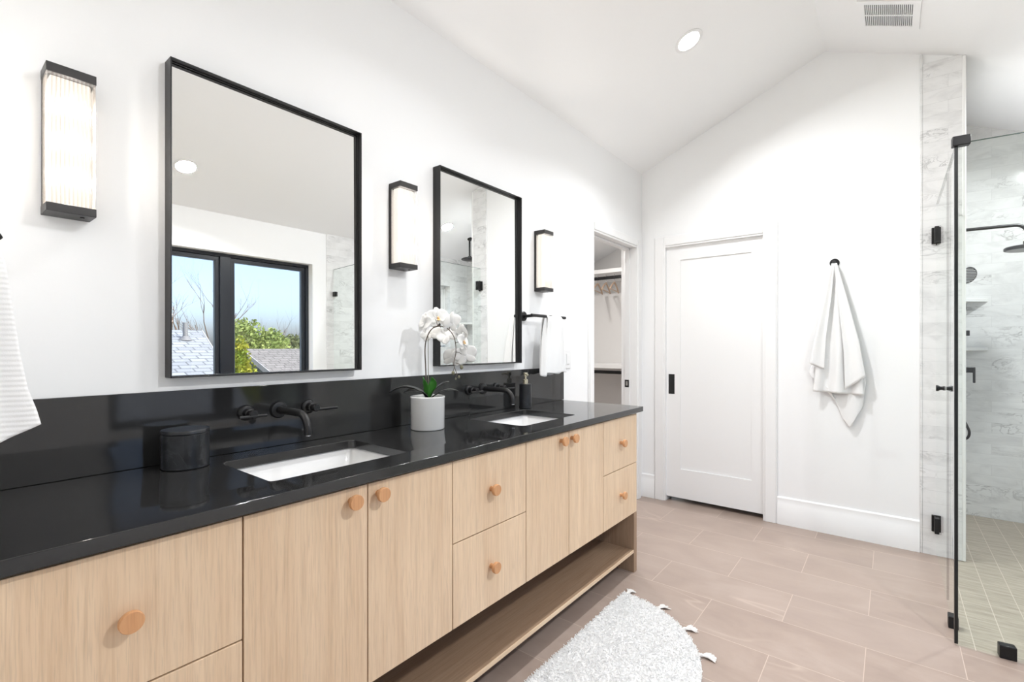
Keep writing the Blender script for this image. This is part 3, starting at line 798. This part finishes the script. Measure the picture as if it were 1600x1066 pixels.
# main body
m.grid(leaf([(0,-1.298),(.25,-1.268),(.55,-1.232),(1,-1.200)], [(0,-1.326),(.25,-1.385),(.6,-1.440),(1,-1.470)], 1.772, .935, .925, XE-.022, .034, 2.2, .2), 48, 60)
# left outer flap, ends higher
m.grid(leaf([(0,-1.300),(.3,-1.262),(.7,-1.215),(1,-1.180)], [(0,-1.315),(.3,-1.300),(.7,-1.270),(1,-1.262)], 1.770, 1.118, 1.080, XE-.052, .016, .8, 1.0), 20, 40)
# right outer flap
m.grid(leaf([(0,-1.312),(.3,-1.335),(.7,-1.365),(1,-1.372)], [(0,-1.328),(.3,-1.380),(.7,-1.445),(1,-1.478)], 1.770, .955, 1.045, XE-.050, .018, .9, 2.0), 20, 40)
# long inner leaf with the low corner
def low(u, v):
    z = 1.10-.1*v; yl, yr = -1.165-.11*v, -1.478+.015*v
    y = yl+(yr-yl)*u
    bot = profile(u, [(0,.960),(.30,.835),(.42,.760),(.62,.712),(.97,.850),(1,.93)])
    z = 1.15+(bot-1.15)*v
    yl = profile(v, [(0,-1.205),(.45,-1.172),(.6,-1.180),(1,-1.285)]); yr = profile(v, [(0,-1.455),(.6,-1.478),(1,-1.466)])
    y = yl+(yr-yl)*u
    return (XE-.012-.022*(.5+.5*math.sin(u*8+v*2)), y, z)
m.grid(low, 48, 36)
build('bath_towel', m, TOWEL, solid=.005, recalc=False, label='long white bath towel gathered on the black hook of the end wall', cat='towel')

# ------------------------------------------------------------------ things on the worktop
t = thing('lidded_jar', (.476, -.077, .9005), 'squat black marble jar with a flat lid near the nearer sink', 'jar')
build('body', M().lathe([(.054,0),(.0565,.002),(.0565,.092),(.055,.0935),(0,.0935)], (.476,-.077,.9005), n=64), BMARBLE, t, ang=40)
build('lid', M().lathe([(.0555,.094),(.0568,.0950),(.0568,.1020),(.0555,.1040),(0,.1040)], (.476,-.077,.9005), n=64), BMARBLE, t, ang=40)
t = thing('soap_dispenser', (2.069, -.056, .9005), 'black marble soap dispenser with pale pump beside the farther tap', 'soap dispenser')
build('bottle', M().lathe([(.031,0),(.033,.002),(.033,.128),(.031,.130),(0,.130)], (2.069,-.056,.9005), n=48), BMARBLE, t, ang=40)
build('pump', M().lathe([(.013,.1302),(.013,.152),(.010,.154),(.0055,.155),(.0055,.170),(.0115,.171),(.0115,.189),(.0105,.190),(0,.190)], (2.069,-.056,.9005), n=28).tube([(2.069,-.056,1.0805),(2.050,-.085,1.0805),(2.046,-.091,1.076)], [.0055,.0045,.004], 12), STONE_PUMP, t, ang=40)

# orchid
C0 = (1.302, -.137)
t = thing('potted_orchid', (C0[0], C0[1], .9005), 'white orchid in a cylindrical white ceramic pot standing between the sinks', 'potted plant')
build('pot', M().lathe([(.064,0),(.067,.003),(.0675,.123),(.069,.125),(.069,.130),(.067,.1315),(.063,.1305),(.062,.112),(0,.112)], (C0[0],C0[1],.9005), n=64), POT, t, ang=50)
build('soil', M().lathe([(.0618,.1125),(.0618,.118),(.03,.121),(0,.122)], (C0[0],C0[1],.9005), n=32), SOIL, t)
stem = [(1.2996,-.1351,1.015),(1.2964,-.1311,1.1449),(1.2948,-.1291,1.2223),(1.2962,-.1389,1.266),(1.304,-.1568,1.2993),(1.313,-.1843,1.3117),(1.3219,-.2117,1.3087),(1.331,-.2312,1.2958),(1.3385,-.2487,1.2704),(1.3432,-.2546,1.2351),(1.3432,-.2546,1.2022),(1.3385,-.2487,1.1669),(1.3416,-.2527,1.1416),(1.3479,-.2606,1.1189)]
def smooth(pts, k=5):
    P = [Vector(p) for p in pts]; out = []
    for i in range(len(P)-1):
        p0 = P[max(i-1,0)]; p1 = P[i]; p2 = P[i+1]; p3 = P[min(i+2,len(P)-1)]
        for j in range(k):
            s = j/k; out.append(.5*((2*p1)+(-p0+p2)*s+(2*p0-5*p1+4*p2-p3)*s*s+(-p0+3*p1-3*p2+p3)*s**3))
    out.append(P[-1]); return out
ss = smooth(stem); m = M().tube(ss, [.0026-.0014*i/len(ss) for i in range(len(ss))], 10)
build('stem', m, STEM, t)
build('support_stake', M().cyl((1.305,-.139,1.015), (1.300,-.142,1.272), .0013, n=8), BUD, t)
def leafmesh(pts, w, curl=.25):
    P = smooth(pts, 6); m = M(); n = len(P); vs = []; fs = []
    for i, p in enumerate(P):
        s = i/(n-1); ww = w*math.sin(math.pi*min(1, .08+s*.92))**.75
        tdir = (P[min(i+1,n-1)]-P[max(i-1,0)]).normalized(); side = tdir.cross(Vector((0,0,1)))
        if side.length < .15: side = Vector((.62,-.78,0))
        side.normalize(); up = side.cross(tdir).normalized()
        for k in (-1,-.5,0,.5,1): vs.append(p+side*ww*k+up*abs(k)*ww*curl)
    for i in range(n-1):
        for k in range(4): fs.append((i*5+k, i*5+k+1, (i+1)*5+k+1, (i+1)*5+k))
    return m.add(vs, fs)
build('leaf', leafmesh([(1.300,-.138,1.015),(1.290,-.140,1.060),(1.280,-.139,1.090),(1.277,-.137,1.110)], .017), LEAFG, t, solid=.0014, recalc=False, label='upright bright green leaf')
build('leaf', leafmesh([(1.303,-.142,1.015),(1.305,-.158,1.050),(1.300,-.170,1.085),(1.292,-.172,1.110)], .017), LEAFG, t, solid=.0014, recalc=False, label='upright bright green leaf')
build('leaf', leafmesh([(1.300,-.136,1.015),(1.285,-.115,1.048),(1.250,-.075,1.066),(1.222,-.045,1.060),(1.200,-.022,1.044)], .026), LEAFD, t, solid=.0016, recalc=False)
build('leaf', leafmesh([(1.301,-.139,1.015),(1.280,-.130,1.046),(1.250,-.100,1.056),(1.228,-.080,1.048)], .022), LEAFD, t, solid=.0016, recalc=False)
build('leaf', leafmesh([(1.303,-.140,1.015),(1.325,-.155,1.055),(1.350,-.175,1.080),(1.372,-.190,1.088)], .016), LEAFD, t, solid=.0016, recalc=False)
build('leaf', leafmesh([(1.303,-.142,1.015),(1.330,-.180,1.046),(1.357,-.212,1.056),(1.380,-.236,1.050)], .018), LEAFD, t, solid=.0016, recalc=False)
def petal(m, c, d, side, L, w, cup):
    """rounded petal from c along d"""
    nrmv = d.cross(side).normalized(); vs = []; fs = []; n = 8
    for i in range(n+1):
        s = i/n; ww = w*(math.sin(math.pi*(.06+.90*s**.85))**.65)
        for k in (-1,-.6,-.2,.2,.6,1):
            vs.append(c+d*L*s+side*ww*k+nrmv*(cup*s*s*L-abs(k)**2*ww*.25))
    for i in range(n):
        for k in range(5): fs.append((i*6+k, i*6+k+1, (i+1)*6+k+1, (i+1)*6+k))
    m.add(vs, fs)
def flower(c, face, roll, sz, lip=True):
    c = Vector(c); f = Vector(face).normalized(); up = Vector((0,0,1)); x = up.cross(f)
    if x.length < .1: x = Vector((1,0,0))
    x.normalize(); y = f.cross(x).normalized()
    def dr(a): a = R(a+roll); return x*math.sin(a)+y*math.cos(a)
    m = M()
    for a, L, w in ((0,.95,.36),(128,.92,.34),(-128,.92,.34)): petal(m, c, dr(a), dr(a+90), sz*L, sz*w, -.10)
    for a in (68,-68): petal(m, c+f*.002, dr(a), dr(a+90), sz*1.08, sz*.60, .08)
    o = build('flower', m, PETAL, t, solid=.0009, recalc=False, ang=80)
    if lip:
        m = M(); petal(m, c+f*.004, (dr(180)+f*.7).normalized(), dr(90), sz*.38, sz*.16, .35)
        m.ball(c+f*.007+dr(0)*sz*.06, sz*.10, 10); build('lip', m, LIP, o, recalc=False)
        build('throat', M().ball(c+f*.010+dr(180)*sz*.10, sz*.075, 8), LIP2, o)
TC = Vector((-.70,-.80,.05))       # towards the room
flower((1.2948,-.1291,1.3203), (-.9,.25,.15), 10, .050, False)
flower((1.3406,-.1547,1.3446), (-.35,-.9,.25), -8, .050)
flower((1.3296,-.1246,1.2824), (.5,.2,-.4), 20, .044, False)
flower((1.3479,-.2284,1.3219), (-.1,.9,.25), 5, .050, False)
flower((1.3524,-.2019,1.2764), (.3,.3,-.3), 30, .046, False)
flower((1.3532,-.2834,1.2476), (.30,-.95,.10), 0, .042)
flower((1.3739,-.2774,1.1945), (.6,.6,.0), 15, .048, False)
flower((1.3723,-.2109,1.1833), (.2,.5,.1), -10, .045, False)
flower((1.3732,-.2604,1.2861), (.9,-.3,.3), 12, .040, False)
m = M()
for c, r in (((1.3573,-.2725,1.1492),.0075),((1.3369,-.2467,1.1265),.0068),((1.351,-.2645,1.1113),.0050),((1.3432,-.2546,1.1037),.0036)):
    build('bud', M().ball(c, r, 12, sz=1.25), BUD, t)
for a, b in (((1.3432,-.2546,1.1669),(1.3573,-.2725,1.1540)),((1.3400,-.2507,1.150),(1.3369,-.2467,1.130)),((1.3432,-.2546,1.2100),(1.362,-.270,1.200)),((1.3420,-.2537,1.2450),(1.356,-.272,1.246)),((1.331,-.2312,1.2958),(1.345,-.222,1.312)),((1.313,-.1843,1.3117),(1.318,-.165,1.340)),((1.345,-.257,1.125),(1.3432,-.2546,1.106))):
    build('flower_stalk', M().tube([a, tuple((Vector(a)+Vector(b))/2+Vector((0,0,.003))), b], [.0014,.0012,.0010], 8), STEM, t)

# ------------------------------------------------------------------ rug with tassels
RC = Vector((1.700, -.560)); RR = .508
t = thing('bath_rug', (RC.x, RC.y, 0), 'white half-moon bath rug with small tassels on the tiles along the vanity', 'rug')
def inside(x, y): return y < RC.y and (Vector((x,y))-RC).length < RR
loops = []
def arcloop(r, z, dy):
    pts = [(RC.x+r*math.cos(R(a)), min(RC.y-dy, RC.y+r*math.sin(R(a))-dy*0), z) for a in np.linspace(-180, 0, 72)]
    return pts
lv = [arcloop(RR, .001, .0), arcloop(RR, .010, .0), arcloop(RR-.008, .014, .008)]
build('backing', M().loft(lv), RUGM, t)
rng = np.random.default_rng(3); vs = []; fs = []
N = 26000
xs = rng.uniform(RC.x-RR, RC.x+RR, N*2); ysr = rng.uniform(RC.y-RR, RC.y, N*2); okm = ((xs-RC.x)**2+(ysr-RC.y)**2 < (RR-.001)**2)
xs, ysr = xs[okm][:N], ysr[okm][:N]
ang = rng.uniform(0, 2*np.pi, len(xs)); lean = rng.uniform(.004, .009, len(xs)); hh = rng.uniform(.002, .006, len(xs)); la = rng.uniform(0, 2*np.pi, len(xs))
for x, y, a, l, h, b in zip(xs, ysr, ang, lean, hh, la):
    dx, dy = math.sin(b)*.0024, -math.cos(b)*.0024; n = len(vs); ex, ey = x+math.cos(b)*l, y+math.sin(b)*l
    vs += [(x-dx,y-dy,.013),(x+dx,y+dy,.013),(ex+dx*.7,ey+dy*.7,.013+h),(ex-dx*.7,ey-dy*.7,.013+h)]; fs.append((n,n+1,n+2,n+3))
m = M(); m.v = vs; m.f = fs
build('pile', m, PILE, t, recalc=False, kind='stuff')
for i in range(10):
    a = R(-2-19.7*i); d = Vector((math.cos(a), math.sin(a), 0)); s = Vector((-d.y, d.x, 0)); c = Vector((RC.x, RC.y, 0))+d*(RR-.004)
    if i in (0,): c += Vector((0,.0,0))
    m = M(); m.tube([c+Vector((0,0,.009)), c+d*.014+Vector((0,0,.010)), c+d*.020+Vector((0,0,.009))], [.0055,.0075,.005], 8)
    for k in range(22):
        q = (k/21-.5); e = c+d*(.066+random.uniform(-.007,.005)-abs(q)*.016)+s*q*.056*random.uniform(.85,1.1)
        m.tube([c+d*.018+s*q*.008+Vector((0,0,.009)), c+d*.036+s*q*.026+Vector((0,0,.010+random.uniform(0,.004))), e+Vector((0,0,.004))], [.0018,.0021,.0016], 5)
    build('tassel', m, TASSEL, t, ang=70)

# ------------------------------------------------------------------ shower enclosure
GZ0, GZ1 = .008, 2.066
P1 = Vector((2.684, -1.812)); P2 = Vector((2.800, YW+.012))      # front panel runs slightly askew
def slab2(m, a, b, th, z0, z1):
    d = (b-a).normalized(); n = Vector((-d.y, d.x))*th/2
    q = [a-n, b-n, b+n, a+n]
    m.add([(p.x,p.y,z0) for p in q]+[(p.x,p.y,z1) for p in q], [(3,2,1,0),(4,5,6,7),(0,1,5,4),(1,2,6,5),(2,3,7,6),(3,0,4,7)]); return m
def vlerp(a, b, s): return a+(b-a)*s
t = thing('shower_glass_panel', (P1.x, P1.y, 0), 'large fixed clear glass shower panel at the right edge with black clamps', 'glass panel', 'fixed shower glass panels')
dr_ = (P2-P1).normalized()
build('glass', slab2(M(), P1+dr_*.006, P2, .010, GZ0, GZ1), GLASS, t)
build('edge_seal', slab2(M(), P1-dr_*.006, P1+dr_*.005, .010, GZ0, GZ1+.0), GEDGE, t)
build('top_edge', slab2(M(), P1+dr_*.006, P2, .0104, GZ1, GZ1+.0015), GEDGE2, t)
def clamp(name, c, d, w, z0, z1, th=.034):
    build(name, slab2(M(), c-d*w/2, c+d*w/2, th, z0, z1), BLACK, t, bevel=.003)
clamp('floor_clamp', P1+dr_*.150, dr_, .050, 0, .052)
clamp('top_clamp', P1+dr_*.014, dr_, .056, GZ1-.012, GZ1+.028)
clamp('wall_clamp', P2-dr_*.026, dr_, .05, 1.78, 1.83)
YD = -1.815
t = thing('shower_glass_panel', (2.90, YD, 0), 'narrow fixed glass return panel between the shower door and the front glass', 'glass panel', 'fixed shower glass panels')
A, B = Vector((2.692, YD)), Vector((3.088, YD)); dx_ = Vector((1,0))
build('glass', slab2(M(), A, B, .010, GZ0, GZ1), GLASS, t)
build('top_edge', slab2(M(), A, B, .0104, GZ1, GZ1+.0015), GEDGE2, t)
clamp('floor_clamp', Vector((2.850, YD)), dx_, .048, 0, .052)
t = thing('shower_door', (XE, YD, 0), 'frameless clear glass shower door hinged to the white marble strip', 'shower door')
A, B = Vector((3.100, YD)), Vector((XE-.022, YD))
build('glass', slab2(M(), A, B, .010, GZ0+.008, GZ1), GLASS, t)
build('edge_seal', slab2(M(), A-dx_*.006, A, .008, GZ0+.008, GZ1), GEDGE, t)
build('top_edge', slab2(M(), A, B, .0104, GZ1, GZ1+.0015), GEDGE2, t)
for z in (1.883, .191):
    m = slab2(M(), Vector((XE-.080,YD)), Vector((XE-.026,YD)), .030, z-.045, z+.045); m.box(XE-.026, XE-.012, YD-.026, YD+.026, z-.048, z+.048); m.cyl((XE-.030,YD,z-.058),(XE-.030,YD,z+.052),.008,n=16)
    build('hinge', m, BLACK, t, bevel=.002)
m = M()
for s in (-1, 1):
    m.lathe([(.011,.004),(.011,.008),(.0085,.013),(.0095,.020),(.015,.028),(.0155,.034),(.0140,.036),(0,.036)], (3.215, YD, 1.022), (0,s,0), 24)
build('knob', m, BLACK, t, ang=40)

# ------------------------------------------------------------------ shower column, rain head, shelves
SX = 4.35; SY = -1.975
t = thing('shower_column', (SX, YS, 1.0), 'dark metal shower column with curved arm, round head and hand shower', 'shower')
GUN = m_simple('gunmetal', (.05,.05,.052), .35, .6)
build('riser', M().cyl((SX,SY,1.30),(SX,SY,2.0),.0095), GUN, t)
pts = [(SX,SY,1.99),(SX,SY,2.0),(SX,SY-.02,2.003)]+[(SX,-2.215,1.999)]+[(SX,-2.215-.055*math.sin(R(a)),1.999-.055*(1-math.cos(R(a)))) for a in (15,30,45,60,75,90)]+[(SX,-2.27,1.885)]
build('arm', M().tube(pts, .0105, 14), GUN, t, ang=60)
h = build('shower_head', M().lathe([(.018,.055),(.018,.035),(.030,.028),(.098,.022),(.105,.016),(.105,.002),(.100,0),(0,0)], (SX,-2.27,1.838), n=40), GUN, t, ang=40)
build('spray_face', M().lathe([(.094,-.0015),(.094,.0005),(0,.0005)], (SX,-2.27,1.838), n=40), m_simple('spray_rubber', (.35,.35,.35), .5), h)
# hand shower: oval face turned to the room
ax = Vector((-.72,-.42,-.30)).normalized(); hc = Vector((SX-.02,-1.995,1.700))
hs = build('hand_shower', M().lathe([(.020,-.026),(.048,-.014),(.056,-.006),(.057,0),(.053,.004),(0,.004)], hc, ax, 36).tube([hc-ax*.018+Vector((0,.01,-.02)), hc-ax*.03+Vector((0,.012,-.10)), hc-ax*.03+Vector((0,.014,-.20))], [.014,.012,.011], 14), GUN, t, ang=40)
u_ = ax.cross(Vector((0,0,1))).normalized(); w_ = ax.cross(u_)
m = M()
for i in range(-4, 5):
    hl = math.sqrt(max(0, .048**2-(i*.0105)**2)); 
    if hl > .01:
        a = hc+ax*.005+w_*i*.0105-u_*hl; b_ = hc+ax*.005+w_*i*.0105+u_*hl; m.tube([a,b_], .0022, 6)
build('spray_face', m, m_simple('spray_rubber_pale', (.5,.5,.5), .5), hs)
build('slider', M().box(SX-.014,SX+.014,SY-.018,SY+.018,1.475,1.52), GUN, t, bevel=.003)
build('bracket', M().box(SX-.016,SX+.016,-2.008,YS-.0005,1.302,1.338), GUN, t, bevel=.003)
build('bracket', M().box(SX-.010,SX+.010,SY,YS-.0005,1.86,1.88), GUN, t, bevel=.002)
hose = smooth([hc-ax*.03+Vector((0,.014,-.20)), (SX-.02,-1.965,1.30),(SX,-1.958,1.0),(SX+.0,-1.963,.80),(SX+.0,-1.990,.72),(SX+.01,-2.008,.665),(SX+.02,-1.998,.622),(SX+.03,-1.968,.618),(SX+.035,-1.945,.68),(SX+.03,-1.935,1.00)], 7)
build('hose', M().tube(hose, .0075, 10), GUN, t)
t = thing('shower_valve', (SX-.05, YS, 1.08), 'dark metal shower valve with lever on the side wall below the column', 'valve')
build('body', M().box(SX-.085,SX-.03,-2.022,YS-.0005,1.062,1.098), GUN, t, bevel=.003)
build('lever', M().box(SX-.066,SX-.048,-2.030,-2.018,.995,1.098), GUN, t, bevel=.003)
# ceiling mounted rain head (seen in the farther mirror)
RX, RY = 4.42, -2.60
t = thing('rain_shower', (RX, RY, zc(RY)), 'round black rain shower head on a straight pipe from the sloped shower ceiling', 'shower')
build('mount', M().lathe([(.030,.0005),(.030,.008),(.016,.030),(0,.030)], (RX,RY,zc(RY)), nrm(RY)), BLACK, t)
build('pipe', M().cyl((RX,RY,zc(RY)-.012),(RX,RY,2.385),.011), BLACK, t)
build('head', M().lathe([(.020,.050),(.026,.030),(.095,.022),(.105,.014),(.105,.004),(.1,0),(0,0)], (RX,RY,2.345), n=40), BLACK, t, ang=40)
def cshelf(y0, sgn, z, label):
    L = .225; pr = [(XS, y0), (XS-.16, y0), (XS-.12, y0+sgn*.10), (XS, y0+sgn*L)]
    build('corner_shelf', M().prism(pr, 2, z-.012, z+.014), m_simple('white_stone', (.84,.84,.83), .15), bevel=.003, label=label, cat='shelf', group='white stone corner shelves in the shower')
cshelf(YS-.0008, -1, 1.565, 'upper white stone corner shelf in the shower, beside the hand shower')
cshelf(YS-.0008, -1, 1.213, 'lower white stone corner shelf in the shower, above the valve')
cshelf(YW+.0108, 1, 1.565, 'upper white stone shelf in the shower corner seen in the farther mirror')
cshelf(YW+.0108, 1, 1.213, 'lower white stone shelf in the shower corner seen in the farther mirror')

# ------------------------------------------------------------------ closet
XC = 4.95
def cl_shelf(z, label):
    t = thing('closet_shelf', (XC, .9, z), label, 'shelf', 'closet shelves with rods')
    build('board', M().box(XC-.35, XC-.0005, .134, 1.648, z-.020, z), TRIM, t, bevel=.001)
    build('front_lip', M().box(XC-.368, XC-.3505, .134, 1.648, z-.042, z), TRIM, t, bevel=.001)
    build('cleat', M().box(XC-.018, XC-.0005, .134, 1.648, z-.085, z-.021), TRIM, t)
    build('rod', M().box(XC-.312, XC-.297, .134, 1.648, z-.102, z-.068), BLACK, t, bevel=.003)
cl_shelf(2.052, 'upper white closet shelf with a black rod and three wooden hangers')
cl_shelf(1.044, 'lower white closet shelf with an empty black rod')
def hanger(y, rot, label):
    c = Vector((XC-.305, y, 1.984)); t = thing('clothes_hanger', c, label, 'hanger', 'wooden hangers on the closet rod')
    m = M(); pts = [c+Vector((math.cos(a)*.0195, 0, math.sin(a)*.0195-.0015)) for a in np.linspace(R(200), R(-80), 14)] + [c+Vector((.0,0,-.045)), c+Vector((0,0,-.075))]
    build('hook', M().tube(pts, .0019, 8), CHROME, t)
    def shoulder(s): return smooth([c+Vector((0,0,-.070)), c+Vector((s*.07,0,-.095)), c+Vector((s*.15,.0,-.128)), c+Vector((s*.205,0,-.165))], 4)
    m = M()
    for s in (-1,1):
        p = shoulder(s); m.tube(p, [.0085]*(len(p)-1)+[.0065], 8)
    build('shoulder', m, HANGER_WOOD, t)
    build('trouser_bar', M().tube([c+Vector((-.185,0,-.158)), c+Vector((.185,0,-.158))], .0055, 8), HANGER_WOOD, t)
    t.rotation_euler = (0,0,R(rot))
hanger(.693, 14, 'wooden hanger on the closet rod, right of the three'); hanger(.790, 15, 'wooden hanger on the closet rod, middle of the three'); hanger(.889, 14, 'wooden hanger on the closet rod, left of the three')
t = thing('ceiling_downlight', (3.6, .75, zc(.75)), 'lit recessed downlight inside the closet, hidden above the door opening', 'ceiling light', 'recessed ceiling downlights')
n = nrm(.75); build('lens', M().lathe([(.059,.0008),(.059,.0026),(0,.0030)], (3.6,.75,zc(.75)), n, 32), LED, t)
L = bpy.data.lights.new('closet_downlight', 'AREA'); L.shape = 'DISK'; L.size = .11; L.energy = 9; L.color = (1,.96,.92)
lo = bpy.data.objects.new('lamp', L); COL.objects.link(lo); lo.parent = t; lo.location = n*.012; lo.rotation_euler = n.to_track_quat('-Z','Y').to_euler()

# ------------------------------------------------------------------ outside, seen in the nearer mirror
BOUNCE_GROUND = m_simple('bounce_ground', s2l((190,188,160)), .95)  # ground colour lightened to bounce sunlight up onto the ceiling
struct('ground', M().box(-60, 80, -90, 30, -3.2, -3.0), BOUNCE_GROUND)
def m_shingle(name, col):
    N = Nodes(name).set(col, .9)
    v = N.coord('Object'); sep = N.n('ShaderNodeSeparateXYZ'); N.l(v, sep.inputs[0]); cmb = N.n('ShaderNodeCombineXYZ')
    N.l(sep.outputs['X'], cmb.inputs[0]); N.l(sep.outputs['Y'], cmb.inputs[1])
    br = N.n('ShaderNodeTexBrick'); br.offset = .37; N.l(cmb.outputs[0], br.inputs['Vector']); br.inputs['Scale'].default_value = 1
    br.inputs['Brick Width'].default_value = .33; br.inputs['Row Height'].default_value = .20; br.inputs['Mortar Size'].default_value = .022
    br.inputs['Mortar Smooth'].default_value = .5
    br.inputs['Color1'].default_value = (*[x*.88 for x in col],1); br.inputs['Color2'].default_value = (*[min(1,x*1.12) for x in col],1); br.inputs['Mortar'].default_value = (*[x*.45 for x in col],1)
    N.l(br.outputs['Color'], N.b.inputs['Base Color']); return N.m
ROOF = m_shingle('grey_blue_shingles', s2l((122,130,138))); ROOF2 = m_shingle('grey_shingles', s2l((104,104,104)))
SIDING = m_simple('grey_green_siding', s2l((66,78,78)), .8); SIDE2 = m_simple('cream_siding', s2l((200,195,185)), .8); FASCIA = m_simple('pale_fascia', s2l((140,144,146)), .6)
def house(x0, x1, yr, zr, run, pitch, wallmat, roofmat, label, skew=0):
    def SK_(m):
        m.v = [(v[0]-skew*max(0, v[1]-yr), v[1], v[2]) if v[0] > (x0+x1)/2 else v for v in m.v]; return m
    t = thing('neighbour_house', ((x0+x1)/2, yr, -3.0), label, 'house')
    ze = zr-run*pitch; e = .3
    build('walls', SK_(M().prism([(yr-run+e,-3.0),(yr+run-e,-3.0),(yr+run-e,ze+e*pitch-.05),(yr,zr-.12),(yr-run+e,ze+e*pitch-.05)], 0, x0+.25, x1-.25)), wallmat, t)
    build('roof', SK_(M().prism([(yr-run,ze-.1),(yr-run,ze),(yr,zr),(yr+run,ze),(yr+run,ze-.1),(yr,zr-.1)], 0, x0, x1)), roofmat, t)
    for x in (x0-.03, x1): build('fascia', SK_(M().prism([(yr-run,ze-.18),(yr-run,ze+.01),(yr,zr+.01),(yr+run,ze+.01),(yr+run,ze-.18),(yr,zr-.18)], 0, x, x+.03)), FASCIA, t)
    return t
h1 = house(-5, 4.93, -13.0, 1.76, 6.6, .33, SIDE2, ROOF, 'neighbouring house with grey-blue shingled roof, seen left in the mirrored window', skew=.18)
px, py = 4.30, -12.2; pz = 1.76-.33*.8
vp = build('vent_pipe', M().cyl((px,py,pz-.05),(px,py,pz+.42),.055,n=16).lathe([(.16,0),(.06,.10),(.06,.12)], (px,py,pz-.01), (0,.1,1), 16), m_simple('vent_grey', (.12,.13,.14), .6), h1)
house(7.35, 9.6, -16.4, 1.27, 2.6, .36, SIDING, ROOF2, 'small grey gabled house with green siding, seen right in the mirrored window')
BARK = m_simple('bark', s2l((92,80,70)), .9)
def m_leafm(name, c1, c2):
    N = Nodes(name).set(c1, .6); nz = N.noise(N.coord('Object'), 2.5, 3); N.l(N.ramp(nz, [(.35, c1), (.65, c2)]), N.b.inputs['Base Color'])
    N.b.inputs['Transmission Weight'].default_value = 0; return N.m
LV1 = m_leafm('spring_leaves', s2l((96,118,56)), s2l((140,154,90))); LV2 = m_leafm('yellow_green_leaves', s2l((84,112,22)), s2l((150,150,46))); LV3 = m_leafm('olive_leaves', s2l((80,92,58)), s2l((112,120,82)))
def branches(m, p, d, L, r, depth, rnd, spread=.55, up=.15, out=None):
    pts = [p]; rs = [r]; q = p; dd = d.copy(); k = 4
    for i in range(k):
        dd = (dd+Vector((rnd.uniform(-1,1),rnd.uniform(-1,1),rnd.uniform(-.4,1)))*.16).normalized(); q = q+dd*L/k; pts.append(q); rs.append(r*(1-.55*(i+1)/k))
    m.tube(pts, rs, 6 if depth > 1 else 4, cap=False)
    if out is not None: out.append(q)
    if depth > 0:
        for i in range(rnd.choice((2,3,3)) ):
            j = rnd.choice((2,3,4)); nd = (dd+Vector((rnd.uniform(-1,1),rnd.uniform(-1,1),rnd.uniform(-.5,.9)))*spread*1.5+Vector((0,0,up))).normalized()
            branches(m, pts[j], nd, L*rnd.uniform(.55,.8), rs[j]*.75, depth-1, rnd, spread, up, out)
def tree(x, y, ztop, crown, label, mat, seed, n=2600, leaf=.11, bare=False, dp=3):
    rnd = random.Random(seed); H = ztop+3.0
    t = thing('tree', (x, y, -3.0), label, 'tree', None if bare else 'leafy trees outside the window')
    m = M(); ends = []
    m.tube([(x,y,-3.0),(x+.1,y,-3+H*.25),(x,y,-3+H*.45)], [.22*H/7,.17*H/7,.13*H/7], 8)
    for i in range(5):
        a = rnd.uniform(0,6.28); branches(m, Vector((x,y,-3+H*(.36+.02*i))), Vector((math.cos(a)*.7,math.sin(a)*.7,1)).normalized(), H*(.30 if dp == 3 else .16), .07*H/7, dp if not bare else 4, rnd, out=ends)
    build('trunk', m, BARK, t, recalc=False)
    if not bare:
        r2 = np.random.default_rng(seed); vs = []; fs = []
        rx, ry, rz, zc0 = crown; lobes = [(Vector((x+rnd.uniform(-.6,.6)*rx, y+rnd.uniform(-.6,.6)*ry, zc0+rnd.uniform(-.5,.55)*rz)), rnd.uniform(.38,.6)) for _ in range(9)]
        for i in range(n):
            c, s = lobes[i % 9]; v = Vector(r2.normal(size=3)); v.normalize(); v *= s*r2.uniform(.35,1.05)
            p = c+Vector((v.x*rx,v.y*ry,v.z*rz)); a = Vector(r2.normal(size=3)).normalized(); b = a.orthogonal().normalized(); L_ = leaf*r2.uniform(.6,1.3); k = len(vs)
            vs += [p-a*L_*.5, p+b*L_*.3, p+a*L_*.5, p-b*L_*.3]; fs.append((k,k+1,k+2,k+3))
        m = M(); m.v = [tuple(v) for v in vs]; m.f = fs; build('foliage', m, mat, t, recalc=False)
tree(7.5, -21.0, 4.4, None, 'bare leafless tree with long branches beyond the shingled roof', None, 5, bare=True)
tree(10.9, -23.0, 2.9, (1.5,1.3,1.3,1.55), 'rounded green tree behind the grey gabled house, centre of the mirrored pane', LV1, 12, 5200, .16)
tree(14.9, -26.5, 2.8, (1.6,1.4,1.2,1.0), 'olive green tree at the right end of the mirrored window', LV3, 21, 4200, .17)
tree(9.4, -26.0, 1.9, (1.6,1.3,1.1,.7), 'low olive green tree far behind the leafy bush', LV3, 31, 3600, .17)
tree(5.52, -11.9, 1.62, (.44,.44,1.3,.30), 'bright yellow-green bush between the two neighbouring houses', LV2, 44, 6500, .085, dp=1)
